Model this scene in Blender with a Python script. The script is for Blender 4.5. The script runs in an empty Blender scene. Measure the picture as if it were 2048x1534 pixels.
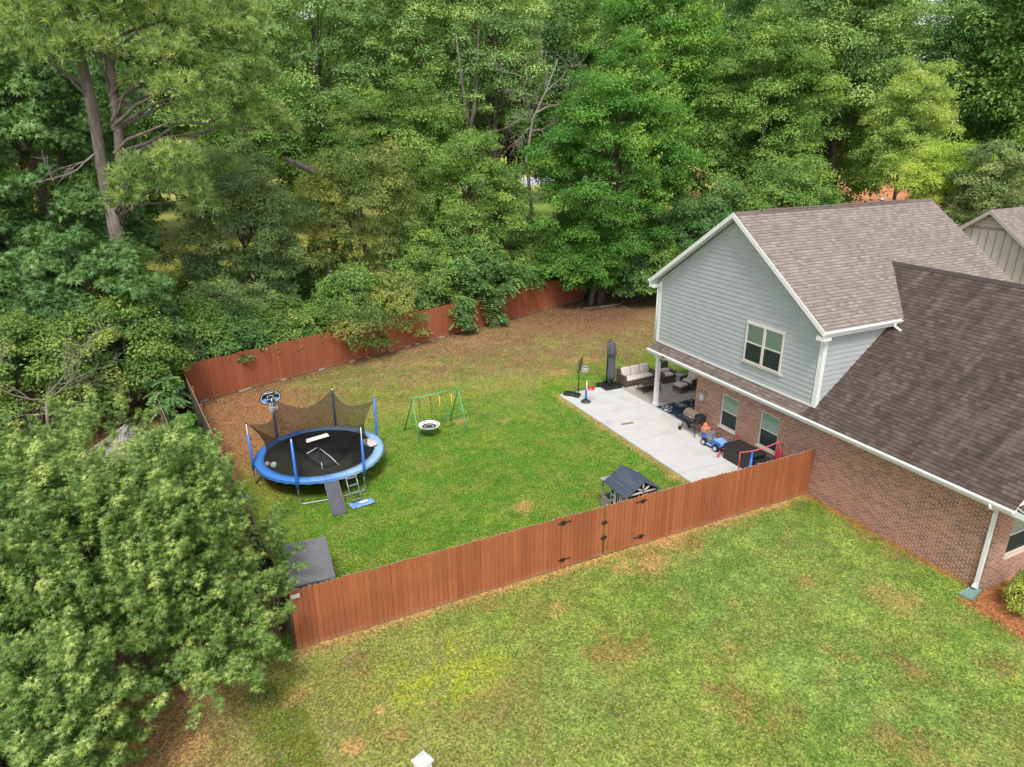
import bpy, math, random
import numpy as np
from math import radians as R_, sin, cos, pi

scene = bpy.context.scene
COL = scene.collection

# ------------------------------------------------------------------ camera
CAMLOC = (-19.318, -15.219, 12.6)
cam = bpy.data.cameras.new('camera'); cam_o = bpy.data.objects.new('camera', cam); COL.objects.link(cam_o)
cam.sensor_fit = 'HORIZONTAL'; cam.sensor_width = 36.0
cam.lens = 1370.0 / 2048.0 * 36.0
cam.clip_start = 0.1; cam.clip_end = 3000
cam_o.location = CAMLOC
_y, _p, _r = R_(25.7), R_(20.45), R_(0.3)
f0 = np.array([sin(_y)*cos(_p), cos(_y)*cos(_p), -sin(_p)])
rt = np.array([cos(_y), -sin(_y), 0.0]); dn = np.cross(f0, rt)
rt2 = cos(_r)*rt + sin(_r)*dn; dn2 = -sin(_r)*rt + cos(_r)*dn
from mathutils import Matrix, Vector
m3 = Matrix((( rt2[0], -dn2[0], -f0[0]), (rt2[1], -dn2[1], -f0[1]), (rt2[2], -dn2[2], -f0[2])))
cam_o.matrix_world = Matrix.Translation(Vector(CAMLOC)) @ m3.to_4x4()
scene.camera = cam_o

# ------------------------------------------------------------------ world, sun, exposure (bright overcast day)
SUN_EL, SUN_AZ = R_(56), R_(206)     # azimuth clockwise from +Y
w = bpy.data.worlds.new('World'); scene.world = w; w.use_nodes = True
nt = w.node_tree; nt.nodes.clear()
sky = nt.nodes.new('ShaderNodeTexSky'); sky.sky_type = 'NISHITA'; sky.sun_disc = False
sky.sun_elevation = SUN_EL; sky.sun_rotation = SUN_AZ; sky.air_density = 1.0; sky.dust_density = 1.2; sky.ozone_density = 1.0
hs = nt.nodes.new('ShaderNodeHueSaturation'); hs.inputs['Saturation'].default_value = 0.3
bg = nt.nodes.new('ShaderNodeBackground'); bg.inputs['Strength'].default_value = 0.15
ow = nt.nodes.new('ShaderNodeOutputWorld')
nt.links.new(sky.outputs[0], hs.inputs['Color']); nt.links.new(hs.outputs[0], bg.inputs['Color']); nt.links.new(bg.outputs[0], ow.inputs[0])
sun = bpy.data.lights.new('sun', 'SUN'); sun.energy = 1.9; sun.angle = R_(14); sun.color = (1.0, 0.965, 0.9)
sun_o = bpy.data.objects.new('sun', sun); COL.objects.link(sun_o)
sd = Vector((sin(SUN_AZ)*cos(SUN_EL), cos(SUN_AZ)*cos(SUN_EL), sin(SUN_EL)))
sun_o.rotation_euler = sd.to_track_quat('Z', 'Y').to_euler(); sun_o.location = (0, -20, 40)
scene.view_settings.view_transform = 'Standard'; scene.view_settings.look = 'None'
scene.view_settings.exposure = 0.8; scene.view_settings.gamma = 1.0

# ------------------------------------------------------------------ helpers
def nrm(v): v = np.asarray(v, float); return v/ (np.linalg.norm(v)+1e-12)

def mk_mesh(name, verts, faces, mat=None, mats=None, midx=None, uvs=None, attrs=None, smooth=False):
    """verts (n,3) ; faces list or (m,k) array"""
    me = bpy.data.meshes.new(name)
    verts = np.asarray(verts, np.float32)
    if isinstance(faces, np.ndarray):
        m, k = faces.shape
        me.vertices.add(len(verts)); me.vertices.foreach_set('co', verts.ravel())
        me.loops.add(m*k); me.loops.foreach_set('vertex_index', faces.astype(np.int32).ravel())
        me.polygons.add(m); me.polygons.foreach_set('loop_start', np.arange(0, m*k, k, dtype=np.int32))
        me.update(calc_edges=True)
    else:
        me.from_pydata([tuple(map(float, v)) for v in verts], [], faces)
    if uvs is not None:
        ul = me.uv_layers.new(name='UVMap'); ul.data.foreach_set('uv', np.asarray(uvs, np.float32).ravel())
    if attrs:
        for an, (typ, dom, arr) in attrs.items():
            a = me.attributes.new(an, typ, dom)
            a.data.foreach_set('color' if typ == 'FLOAT_COLOR' else 'value', np.asarray(arr, np.float32).ravel())
    for mm in (mats or ([mat] if mat else [])): me.materials.append(mm)
    if midx is not None: me.polygons.foreach_set('material_index', np.asarray(midx, np.int32))
    if smooth: me.polygons.foreach_set('use_smooth', np.ones(len(me.polygons), bool))
    me.update()
    return me

class MB:
    """collects shapes into one mesh"""
    def __init__(s): s.v = []; s.f = []; s.uv = []; s.m = []; s.sm = []; s.rnd = []; s._m = 0; s._r = 0.5
    def poly(s, pts, ud=None, vd=None, uo=0, vo=0, smooth=False):
        i = len(s.v); s.v += [tuple(map(float, p)) for p in pts]; n = len(pts); s.f.append(tuple(range(i, i+n)))
        if ud is None: s.uv += [(0, 0)]*n
        else: s.uv += [(float(np.dot(p, ud))+uo, float(np.dot(p, vd))+vo) for p in pts]
        s.m.append(s._m); s.sm.append(smooth); s.rnd += [s._r]*n; return s
    def faces(s, vs, fs, smooth=False):
        for f in fs:
            s.poly([vs[k] for k in f], smooth=smooth)
        return s
    def shared(s, vs, fs, smooth=True):
        i = len(s.v); s.v += [tuple(map(float, p)) for p in vs]; s.rnd += [s._r]*len(vs)
        for f in fs:
            s.f.append(tuple(i+k for k in f)); s.uv += [(0, 0)]*len(f); s.m.append(s._m); s.sm.append(smooth)
        return s
    def box(s, c, d, rz=0, rx=0, ry=0, bev=0):
        hx, hy, hz = d[0]/2, d[1]/2, d[2]/2
        if bev:
            b = bev; vs = []; fs = []
            sg = [(-1,-1),(1,-1),(1,1),(-1,1)]
            rings = [(hx-b, hy-b, -hz), (hx, hy, -hz+b), (hx, hy, hz-b), (hx-b, hy-b, hz)]
            for (ax, ay, z) in rings:
                for k, (sx, sy) in enumerate(sg):
                    if (ax, ay) == (hx, hy):
                        pa = (sx*ax, sy*(ay-b), z) ; pb = (sx*(ax-b), sy*ay, z)
                    else:
                        pa = (sx*ax, sy*(ay-b*0.0), z); pb = (sx*ax, sy*ay, z)
                    if k in (0, 2): vs += [pa, pb]
                    else: vs += [pb, pa]
            for r in range(3):
                for k in range(8): fs.append((r*8+k, r*8+(k+1) % 8, (r+1)*8+(k+1) % 8, (r+1)*8+k))
            fs.append(tuple(reversed(range(0, 8)))); fs.append(tuple(range(24, 32)))
        else:
            vs = [(-hx,-hy,-hz),(hx,-hy,-hz),(hx,hy,-hz),(-hx,hy,-hz),(-hx,-hy,hz),(hx,-hy,hz),(hx,hy,hz),(-hx,hy,hz)]
            fs = [(0,3,2,1),(4,5,6,7),(0,1,5,4),(1,2,6,5),(2,3,7,6),(3,0,4,7)]
        M = Matrix.Rotation(rz, 3, 'Z') @ Matrix.Rotation(ry, 3, 'Y') @ Matrix.Rotation(rx, 3, 'X')
        vs = [tuple(M @ Vector(v) + Vector(c)) for v in vs]
        return s.shared(vs, fs, smooth=False)
    def b2(s, lo, hi):
        return s.box([(a+b)/2 for a, b in zip(lo, hi)], [abs(b-a) for a, b in zip(lo, hi)])
    def tube(s, pts, r, n=8, cap=True, smooth=True):
        pts = [np.asarray(p, float) for p in pts]; m = len(pts)
        rs = r if hasattr(r, '__len__') else [r]*m
        vs = []; up = None
        for i in range(m):
            t = nrm(pts[min(i+1, m-1)] - pts[max(i-1, 0)])
            if up is None:
                up = np.array([0, 0, 1.0]) if abs(t[2]) < .9 else np.array([1.0, 0, 0])
            a = nrm(np.cross(t, up)); b = np.cross(a, t); up = b
            for k in range(n):
                th = 2*pi*k/n; vs.append(pts[i] + rs[i]*(cos(th)*a + sin(th)*b))
        fs = []
        for i in range(m-1):
            for k in range(n): fs.append((i*n+k, (i+1)*n+k, (i+1)*n+(k+1) % n, i*n+(k+1) % n))
        if cap: fs.append(tuple(range(n))); fs.append(tuple((m-1)*n+k for k in reversed(range(n))))
        return s.shared(vs, fs, smooth)
    def lathe(s, prof, c=(0, 0, 0), n=24, M=None, smooth=True):
        vs = []; fs = []; m = len(prof)
        for (r, z) in prof:
            for k in range(n):
                v = Vector((r*cos(2*pi*k/n), r*sin(2*pi*k/n), z))
                if M is not None: v = M @ v
                vs.append(tuple(v + Vector(c)))
        for i in range(m-1):
            for k in range(n): fs.append((i*n+k, i*n+(k+1) % n, (i+1)*n+(k+1) % n, (i+1)*n+k))
        if prof[0][0] > 1e-4: fs.append(tuple(reversed(range(n))))
        if prof[-1][0] > 1e-4: fs.append(tuple((m-1)*n+k for k in range(n)))
        return s.shared(vs, fs, smooth)
    def ball(s, c, r, n=16, m=10):
        r = r if hasattr(r, '__len__') else (r, r, r)
        vs = []; fs = []
        for i in range(m+1):
            ph = pi*i/m
            for k in range(n): vs.append((c[0]+r[0]*sin(ph)*cos(2*pi*k/n), c[1]+r[1]*sin(ph)*sin(2*pi*k/n), c[2]-r[2]*cos(ph)))
        for i in range(m):
            for k in range(n): fs.append((i*n+k, i*n+(k+1) % n, (i+1)*n+(k+1) % n, (i+1)*n+k))
        return s.shared(vs, fs)
    def cushion(s, c, d, rz=0, rx=0, ry=0, pw=4.0, n=14):
        """superellipsoid pillow"""
        vs = []; fs = []; m = n
        M = Matrix.Rotation(rz, 3, 'Z') @ Matrix.Rotation(ry, 3, 'Y') @ Matrix.Rotation(rx, 3, 'X')
        e = 2.0/pw
        f = lambda t, ee: math.copysign(abs(t)**ee, t)
        for i in range(m+1):
            ph = -pi/2 + pi*i/m
            for k in range(2*n):
                th = pi*k/n
                v = Vector((d[0]/2*f(cos(ph), .45)*f(cos(th), e), d[1]/2*f(cos(ph), .45)*f(sin(th), e), d[2]/2*f(sin(ph), .7)))
                vs.append(tuple(M @ v + Vector(c)))
        N = 2*n
        for i in range(m):
            for k in range(N): fs.append((i*N+k, i*N+(k+1) % N, (i+1)*N+(k+1) % N, (i+1)*N+k))
        return s.shared(vs, fs)
    def build(s, name, mat, parent=None):
        me = bpy.data.meshes.new(name); off = Vector((0, 0, 0))
        me.from_pydata(s.v, [], s.f)
        ul = me.uv_layers.new(name='UVMap'); ul.data.foreach_set('uv', np.array(s.uv, np.float32).ravel())
        a = me.attributes.new('rnd', 'FLOAT', 'POINT'); a.data.foreach_set('value', np.array(s.rnd, np.float32))
        for mm in (mat if isinstance(mat, (list, tuple)) else [mat]): me.materials.append(mm)
        me.polygons.foreach_set('material_index', s.m); me.polygons.foreach_set('use_smooth', s.sm)
        me.update()
        o = bpy.data.objects.new(name, me); COL.objects.link(o)
        if parent is not None: o.parent = parent
        return o

def obj(name, me, parent=None, loc=None):
    o = bpy.data.objects.new(name, me); COL.objects.link(o)
    if parent is not None: o.parent = parent
    if loc is not None: o.location = loc
    return o
def tag(o, label=None, cat=None, group=None, kind=None):
    if label: o['label'] = label
    if cat: o['category'] = cat
    if group: o['group'] = group
    if kind: o['kind'] = kind
    return o
def thing(name, label, cat, loc=(0, 0, 0), rz=0, group=None):
    o = bpy.data.objects.new(name, None); COL.objects.link(o); o.empty_display_size = .2
    o.location = loc; o.rotation_euler = (0, 0, rz)
    return tag(o, label, cat, group)

# ------------------------------------------------------------------ materials
def srgb(r, g, b, k=1.0):
    return tuple(((c/255.0)**2.2)*k for c in (r, g, b)) + (1.0,)
class NM:
    def __init__(s, name):
        s.mat = bpy.data.materials.new(name); s.mat.use_nodes = True
        s.nt = s.mat.node_tree; s.nt.nodes.clear()
        s.out = s.n('ShaderNodeOutputMaterial'); s.b = s.n('ShaderNodeBsdfPrincipled'); s.l(s.b.outputs[0], s.out.inputs[0])
    def n(s, t, **kw):
        x = s.nt.nodes.new(t)
        for k, v in kw.items(): setattr(x, k, v)
        return x
    def l(s, a, b): s.nt.links.new(a, b)
    def coord(s, which='Object'):
        return s.n('ShaderNodeTexCoord').outputs[which]
    def mapping(s, vec, scale=(1, 1, 1), rot=(0, 0, 0)):
        m = s.n('ShaderNodeMapping'); s.l(vec, m.inputs[0]); m.inputs['Scale'].default_value = scale; m.inputs['Rotation'].default_value = rot; return m.outputs[0]
    def noise(s, vec, scale, detail=3, rough=.6, dist=0):
        x = s.n('ShaderNodeTexNoise'); s.l(vec, x.inputs['Vector']); x.inputs['Scale'].default_value = scale
        x.inputs['Detail'].default_value = detail; x.inputs['Roughness'].default_value = rough; x.inputs['Distortion'].default_value = dist; return x.outputs['Fac']
    def vor(s, vec, scale, out='Color', feature='F1'):
        x = s.n('ShaderNodeTexVoronoi'); x.feature = feature; s.l(vec, x.inputs['Vector']); x.inputs['Scale'].default_value = scale; return x.outputs[out]
    def ramp(s, fac, stops, interp='LINEAR'):
        x = s.n('ShaderNodeValToRGB'); s.l(fac, x.inputs[0]); cr = x.color_ramp; cr.interpolation = interp
        while len(cr.elements) > len(stops): cr.elements.remove(cr.elements[-1])
        while len(cr.elements) < len(stops): cr.elements.new(1.0)
        for e, (p, c) in zip(cr.elements, stops):
            e.position = p; e.color = c if hasattr(c, '__len__') else (c, c, c, 1)
        return x.outputs[0]
    def mix(s, fac, a, b, blend='MIX'):
        x = s.n('ShaderNodeMix'); x.data_type = 'RGBA'; x.blend_type = blend
        for inp, val in ((x.inputs[0], fac), (x.inputs[6], a), (x.inputs[7], b)):
            if isinstance(val, bpy.types.NodeSocket): s.l(val, inp)
            else: inp.default_value = val
        return x.outputs[2]
    def math(s, op, a, b=0.0, c=None):
        x = s.n('ShaderNodeMath', operation=op)
        for inp, val in zip(x.inputs, (a, b, c)):
            if val is None: continue
            if isinstance(val, bpy.types.NodeSocket): s.l(val, inp)
            else: inp.default_value = val
        return x.outputs[0]
    def attr(s, name, out='Fac'):
        x = s.n('ShaderNodeAttribute'); x.attribute_name = name; return x.outputs[out]
    def bump(s, h, dist, strength=1.0):
        x = s.n('ShaderNodeBump'); s.l(h, x.inputs['Height']); x.inputs['Distance'].default_value = dist; x.inputs['Strength'].default_value = strength
        s.l(x.outputs[0], s.b.inputs['Normal']); return x
    def col(s, c):
        if isinstance(c, bpy.types.NodeSocket): s.l(c, s.b.inputs['Base Color'])
        else: s.b.inputs['Base Color'].default_value = c
    def set(s, rough=None, metal=None, spec=None):
        if rough is not None: s.b.inputs['Roughness'].default_value = rough
        if metal is not None: s.b.inputs['Metallic'].default_value = metal
        if spec is not None: s.b.inputs['Specular IOR Level'].default_value = spec

def plain(name, c, rough=.6, metal=0, var=.18, scale=9, spec=None, bump=0):
    """painted / plastic / metal surface with faint mottling"""
    m = NM(name); v = m.coord()
    f = m.noise(v, scale, 4)
    c2 = tuple(x*(1-var) for x in c[:3])+(1,); c3 = tuple(min(1, x*(1+var)) for x in c[:3])+(1,)
    m.col(m.ramp(f, [(.3, c2), (.7, c3)])); m.set(rough, metal, spec)
    if bump: m.bump(m.noise(v, scale*4, 3), bump)
    return m.mat

MT = {}
MT['white'] = plain('white_paint', (.72, .72, .70, 1), .45, var=.05)
MT['cream'] = plain('cream_trim', (.62, .57, .50, 1), .5, var=.06)
MT['black'] = plain('black_plastic', (.018, .018, .02, 1), .5, var=.3)
MT['blackmetal'] = plain('black_metal', (.02, .02, .022, 1), .35, var=.3)
MT['steel'] = plain('galvanised_steel', (.42, .43, .44, 1), .35, .6, var=.15)
MT['blue'] = plain('blue_vinyl', (.035, .16, .55, 1), .4, var=.12, scale=3)
MT['bluepale'] = plain('faded_blue_vinyl', (.20, .40, .72, 1), .45, var=.15, scale=3)
MT['navy'] = plain('navy_sleeve', (.03, .06, .22, 1), .6, var=.2)
MT['mat'] = plain('black_bounce_mat', (.035, .035, .036, 1), .75, var=.25, scale=2)
MT['charcoal'] = plain('charcoal_fabric', (.085, .088, .105, 1), .85, var=.2, scale=5)
MT['brown'] = plain('brown_wicker', (.10, .07, .05, 1), .7, var=.5, scale=60, bump=.01)
MT['brownmetal'] = plain('brown_metal', (.075, .055, .045, 1), .45, var=.2)
MT['cushion'] = plain('beige_cushion', (.56, .50, .45, 1), .9, var=.08, scale=14)
MT['red'] = plain('red_plastic', (.55, .03, .04, 1), .4, var=.1)
MT['pink'] = plain('pink_red_metal', (.62, .10, .14, 1), .4, var=.1)
MT['green'] = plain('green_metal', (.10, .38, .16, 1), .4, var=.12)
MT['dkgreen'] = plain('dark_green_metal', (.03, .16, .07, 1), .4, var=.12)
MT['yellow'] = plain('yellow_chain_sleeve', (.72, .50, .03, 1), .5, var=.1)
MT['orange'] = plain('orange_plastic', (.72, .20, .10, 1), .5, var=.1)
MT['teal'] = plain('teal_rubber', (.02, .22, .28, 1), .35, var=.5, scale=12)
MT['ropewhite'] = plain('white_rope', (.6, .58, .54, 1), .9, var=.1)
MT['lidtan'] = plain('bronze_grill_lid', (.26, .19, .14, 1), .35, .3, var=.15)
MT['rubber'] = plain('black_rubber', (.015, .015, .015, 1), .8, var=.2)
MT['chrome'] = plain('silver_wheel', (.62, .62, .62, 1), .3, .4, var=.1)
MT['dark'] = plain('interior_shade', (.012, .013, .014, 1), .8)  # near-black colour standing in for unlit interiors
MT['splash'] = plain('green_splash_block', (.16, .26, .22, 1), .6, var=.15)
MT['greysh'] = plain('grey_resin', (.22, .21, .22, 1), .6, var=.1, scale=4)
MT['blackbox'] = None
MT['soffit'] = plain('soffit_white', (.62, .63, .62, 1), .6, var=.04)
MT['bark'] = None

def mat_brick(name, k=1.0, soldier=False):
    m = NM(name); uv = m.coord('UV')
    if soldier: uv = m.mapping(uv, rot=(0, 0, pi/2))
    bt = m.n('ShaderNodeTexBrick'); m.l(uv, bt.inputs['Vector'])
    bt.inputs['Scale'].default_value = 1.0; bt.inputs['Brick Width'].default_value = .205; bt.inputs['Row Height'].default_value = .0677
    bt.inputs['Mortar Size'].default_value = .0074; bt.inputs['Mortar Smooth'].default_value = .15; bt.inputs['Bias'].default_value = -.15
    bt.offset = .5
    if soldier: bt.offset = 0.0
    bt.inputs['Color1'].default_value = (.0, 0, 0, 1); bt.inputs['Color2'].default_value = (1, 1, 1, 1); bt.inputs['Mortar'].default_value = (.5, .5, .5, 1)
    # per brick random
    rn = m.ramp(bt.outputs['Color'], [(0, (.14*k, .066*k, .048*k, 1)), (.14, (.20*k, .085*k, .052*k, 1)), (.55, (.29*k, .122*k, .072*k, 1)), (.85, (.36*k, .17*k, .105*k, 1)), (1, (.24*k, .11*k, .075*k, 1))])
    big = m.noise(uv, 2.2, 4, .65)
    rn = m.mix(m.ramp(big, [(.45, 0.0), (.8, .35)]), rn, (.30*k, .19*k, .145*k, 1))
    fine = m.noise(uv, 60, 2)
    rn = m.mix(m.ramp(fine, [(.35, 0.0), (.7, .25)]), rn, (.08, .05, .045, 1))
    c = m.mix(bt.outputs['Fac'], rn, m.mix(m.noise(uv, 1.3, 3), (.56, .44, .36, 1), (.70, .58, .48, 1)))
    m.col(c); m.set(.9, spec=.2)
    m.bump(m.math('SUBTRACT', 1.0, bt.outputs['Fac']), .008, .6)
    return m.mat
MT['brick'] = mat_brick('red_brown_brick', 1.28)
MT['soldier'] = mat_brick('soldier_course_brick', 1.0, True)

def mat_shingle(name, cols, dirt=0.0, tab=.22, row=.145):
    m = NM(name); uv = m.coord('UV')
    bt = m.n('ShaderNodeTexBrick'); m.l(uv, bt.inputs['Vector']); bt.offset = .41; bt.offset_frequency = 2
    bt.inputs['Scale'].default_value = 1; bt.inputs['Brick Width'].default_value = tab; bt.inputs['Row Height'].default_value = row
    bt.inputs['Mortar Size'].default_value = .006; bt.inputs['Mortar Smooth'].default_value = .4; bt.inputs['Bias'].default_value = 0
    bt.inputs['Color1'].default_value = (0, 0, 0, 1); bt.inputs['Color2'].default_value = (1, 1, 1, 1); bt.inputs['Mortar'].default_value = (.5, .5, .5, 1)
    c = m.ramp(bt.outputs['Color'], [(0, cols[0]), (.35, cols[1]), (.7, cols[2]), (1, cols[3])])
    g = m.noise(uv, 45, 2, .7)
    c = m.mix(m.ramp(g, [(.3, 0.0), (.75, .35)]), c, tuple(x*1.6 for x in cols[3][:3])+(1,))
    # darker line at the butt of each course
    sx = m.n('ShaderNodeSeparateXYZ'); m.l(uv, sx.inputs[0])
    fr = m.math('FRACT', m.math('DIVIDE', sx.outputs[1], row))
    line = m.ramp(fr, [(0.0, .62), (.14, .62), (.24, 0.0), (1, 0.0)])
    c = m.mix(line, c, tuple(x*.35 for x in cols[0][:3])+(1,))
    big = m.noise(uv, .55, 4, .6)
    c = m.mix(m.ramp(big, [(.35, 0.0), (.7, .15)]), c, cols[3])
    if dirt:
        st = m.noise(m.mapping(uv, scale=(1.6, .16, 1)), 1.0, 4, .65)
        c = m.mix(m.ramp(st, [(.38, 0.0), (.66, dirt)]), c, tuple(x*.5 for x in cols[0][:3])+(1,))
        st2 = m.noise(m.mapping(uv, scale=(1.1, .2, 1)), 2.1, 3, .6)
        c = m.mix(m.ramp(st2, [(.55, 0.0), (.75, .4)]), c, tuple(x*1.5 for x in cols[3][:3])+(1,))
    m.col(c); m.set(.95, spec=.15)
    h = m.math('ADD', m.math('MULTIPLY', fr, -1.0), m.math('MULTIPLY', bt.outputs['Color'], .35))
    m.bump(h, .02, .8)
    return m.mat
MT['shingle'] = mat_shingle('weathered_taupe_shingle', [(.135, .108, .092, 1), (.185, .150, .130, 1), (.21, .172, .150, 1), (.265, .222, .195, 1)])
MT['shingle_dark'] = mat_shingle('dark_stained_shingle', [(.05, .036, .030, 1), (.076, .056, .048, 1), (.096, .072, .062, 1), (.13, .10, .087, 1)], .5)
MT['shingle_grey'] = mat_shingle('grey_shed_shingle', [(.14, .12, .11, 1), (.24, .21, .195, 1), (.28, .25, .23, 1), (.31, .28, .26, 1)])
MT['ridge'] = plain('ridge_cap_shingle', (.15, .11, .095, 1), .95, var=.35, scale=8)

def mat_siding():
    m = NM('grey_lap_siding'); v = m.coord(); r = m.attr('rnd')
    f = m.noise(m.mapping(v, scale=(1.5, 1.5, 3)), 1.0, 5)
    c = m.ramp(f, [(.3, (.345, .37, .375, 1)), (.7, (.405, .43, .43, 1))])
    m.col(c); m.set(.6); return m.mat
MT['siding'] = mat_siding()
MT['batten'] = plain('beige_board_siding', (.60, .52, .44, 1), .7, var=.06, scale=2)

def mat_wood(name, base, alt, dark, seed=0, bottom=True):
    m = NM(name); v = m.coord(); r = m.attr('rnd')
    g = m.noise(m.mapping(v, scale=(26, 26, 1.2)), 1.0, 5, .65, .6)
    c = m.mix(m.ramp(r, [(0, 0.0), (1, 1.0)]), base, alt)
    c = m.mix(m.ramp(g, [(.32, 0.0), (.72, .55)]), c, dark)
    b = m.noise(m.mapping(v, scale=(1, 1, 1.6)), .55, 4, .6)
    c = m.mix(m.ramp(b, [(.42, 0.0), (.78, .5)]), c, dark)
    kn = m.vor(m.mapping(v, scale=(5, 5, 2.2)), 1.0, 'Distance')
    c = m.mix(m.ramp(kn, [(.0, .8), (.07, .6), (.10, 0.0)]), c, tuple(min(1, x*1.7) for x in base[:3])+(1,))
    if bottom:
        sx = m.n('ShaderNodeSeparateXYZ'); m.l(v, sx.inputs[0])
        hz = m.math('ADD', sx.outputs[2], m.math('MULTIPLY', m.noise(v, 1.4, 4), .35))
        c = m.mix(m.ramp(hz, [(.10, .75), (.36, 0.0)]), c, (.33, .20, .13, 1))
    m.col(c); m.set(.85, spec=.2); m.bump(g, .004, .6); return m.mat
MT['fence'] = mat_wood('red_stained_cedar', (.31, .100, .040, 1), (.42, .140, .056, 1), (.20, .062, .028, 1))
MT['fence_back'] = mat_wood('red_stained_pine', (.31, .095, .045, 1), (.38, .12, .058, 1), (.22, .07, .037, 1))
MT['fence_old'] = mat_wood('weathered_grey_brown_wood', (.13, .095, .07, 1), (.18, .135, .10, 1), (.06, .05, .035, 1), bottom=False)
MT['fence_nbr'] = mat_wood('brown_weathered_cedar', (.15, .085, .06, 1), (.19, .11, .08, 1), (.07, .045, .035, 1), bottom=False)
MT['endgrain'] = plain('raw_end_grain', (.42, .32, .23, 1), .9, var=.35, scale=20)

def mat_bark(name, a, b, sc=9):
    m = NM(name); v = m.coord()
    f = m.noise(m.mapping(v, scale=(1, 1, .22)), sc, 5, .7, .5)
    m.col(m.ramp(f, [(.3, a), (.7, b)])); m.set(.95, spec=.1); m.bump(f, .03); return m.mat
MT['bark'] = mat_bark('grey_brown_bark', (.05, .038, .03, 1), (.16, .125, .10, 1))
MT['pinebark'] = mat_bark('pine_bark', (.075, .058, .05, 1), (.24, .20, .175, 1), 6)
MT['deadwood'] = mat_bark('bare_pale_wood', (.17, .14, .115, 1), (.30, .26, .22, 1))

def mat_leaf(name, c0, c1, c2, trans=.28, gloss=.35):
    m = NM(name); t = m.attr('tint')
    c = m.ramp(t, [(0, c0), (.55, c1), (1, c2)])
    m.col(c); m.set(.5, spec=gloss)
    tr = m.n('ShaderNodeBsdfTranslucent'); m.l(m.mix(1.0, c, (1.5, 1.5, .5, 1), 'MULTIPLY'), tr.inputs[0])
    mx = m.n('ShaderNodeMixShader'); mx.inputs[0].default_value = trans
    m.l(m.b.outputs[0], mx.inputs[1]); m.l(tr.outputs[0], mx.inputs[2]); m.l(mx.outputs[0], m.out.inputs[0]); return m.mat
LEAF = {
 'oak':    mat_leaf('oak_leaf', (.082, .155, .038, 1), (.185, .295, .07, 1), (.46, .54, .17, 1)),
 'star':   mat_leaf('sweetgum_leaf', (0.077, 0.167, 0.046, 1), (0.138, 0.265, 0.080, 1), (0.266, 0.412, 0.134, 1)),
 'light':  mat_leaf('pale_leaf', (0.107, 0.197, 0.044, 1), (0.209, 0.323, 0.075, 1), (0.476, 0.527, 0.124, 1)),
 'willow': mat_leaf('willow_oak_leaf', (0.128, 0.204, 0.078, 1), (0.238, 0.326, 0.127, 1), (0.443, 0.513, 0.193, 1)),
 'cherry': mat_leaf('cherry_leaf', (0.110, 0.181, 0.042, 1), (0.209, 0.282, 0.076, 1), (0.507, 0.483, 0.132, 1)),
 'mid':    mat_leaf('green_leaf', (0.110, 0.212, 0.046, 1), (0.204, 0.346, 0.078, 1), (0.399, 0.522, 0.119, 1)),
 'grey':   mat_leaf('grey_green_leaf', (0.147, 0.249, 0.090, 1), (0.265, 0.415, 0.130, 1), (0.518, 0.630, 0.203, 1)),
 'elm':    mat_leaf('deep_green_leaf', (0.063, 0.177, 0.028, 1), (0.124, 0.301, 0.050, 1), (0.275, 0.463, 0.075, 1)),
 'tip':    mat_leaf('new_shoot_leaf', (.14, .28, .05, 1), (.25, .42, .08, 1), (.44, .58, .14, 1), .35),
 'feather':mat_leaf('feathery_leaf', (0.223, 0.317, 0.087, 1), (0.393, 0.509, 0.131, 1), (0.616, 0.644, 0.181, 1)),
 'dark':   mat_leaf('dark_leaf', (0.072, 0.165, 0.050, 1), (0.142, 0.273, 0.082, 1), (0.251, 0.411, 0.118, 1)),
 'yellow': mat_leaf('yellow_green_leaf', (0.218, 0.333, 0.062, 1), (0.430, 0.569, 0.107, 1), (0.700, 0.700, 0.173, 1), .35),
 'greyd':  mat_leaf('grey_evergreen_leaf', (0.122, 0.177, 0.069, 1), (0.240, 0.315, 0.116, 1), (0.473, 0.535, 0.203, 1)),
 'needle': mat_leaf('pine_needle', (.11, .185, .055, 1), (.25, .36, .11, 1), (.46, .54, .19, 1), .3),
 'frond':  mat_leaf('compound_leaf', (0.104, 0.218, 0.076, 1), (0.196, 0.348, 0.126, 1), (0.346, 0.497, 0.168, 1)),
 'shrub':  mat_leaf('shrub_leaf', (0.172, 0.235, 0.044, 1), (0.364, 0.452, 0.086, 1), (0.700, 0.700, 0.167, 1)),
}

# ------------------------------------------------------------------ value noise (numpy)
def vnoise(x, y, sc, seed=0, octv=4):
    rs = np.random.RandomState(seed); T = rs.rand(256, 256); out = 0; amp = 1; tot = 0
    for o in range(octv):
        X = x*sc+37.3*o+seed*3.1; Y = y*sc+11.7*o+seed*1.7
        xi = np.floor(X).astype(int); yi = np.floor(Y).astype(int); fx = X-xi; fy = Y-yi
        fx = fx*fx*(3-2*fx); fy = fy*fy*(3-2*fy)
        g = lambda a, b: T[a % 256, b % 256]
        out = out + amp*((g(xi, yi)*(1-fx)+g(xi+1, yi)*fx)*(1-fy)+(g(xi, yi+1)*(1-fx)+g(xi+1, yi+1)*fx)*fy)
        tot += amp; amp *= .5; sc *= 2.03
    return out/tot
sst = lambda a, b, x: (lambda t: t*t*(3-2*t))(np.clip((x-a)/(b-a), 0, 1))

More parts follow.
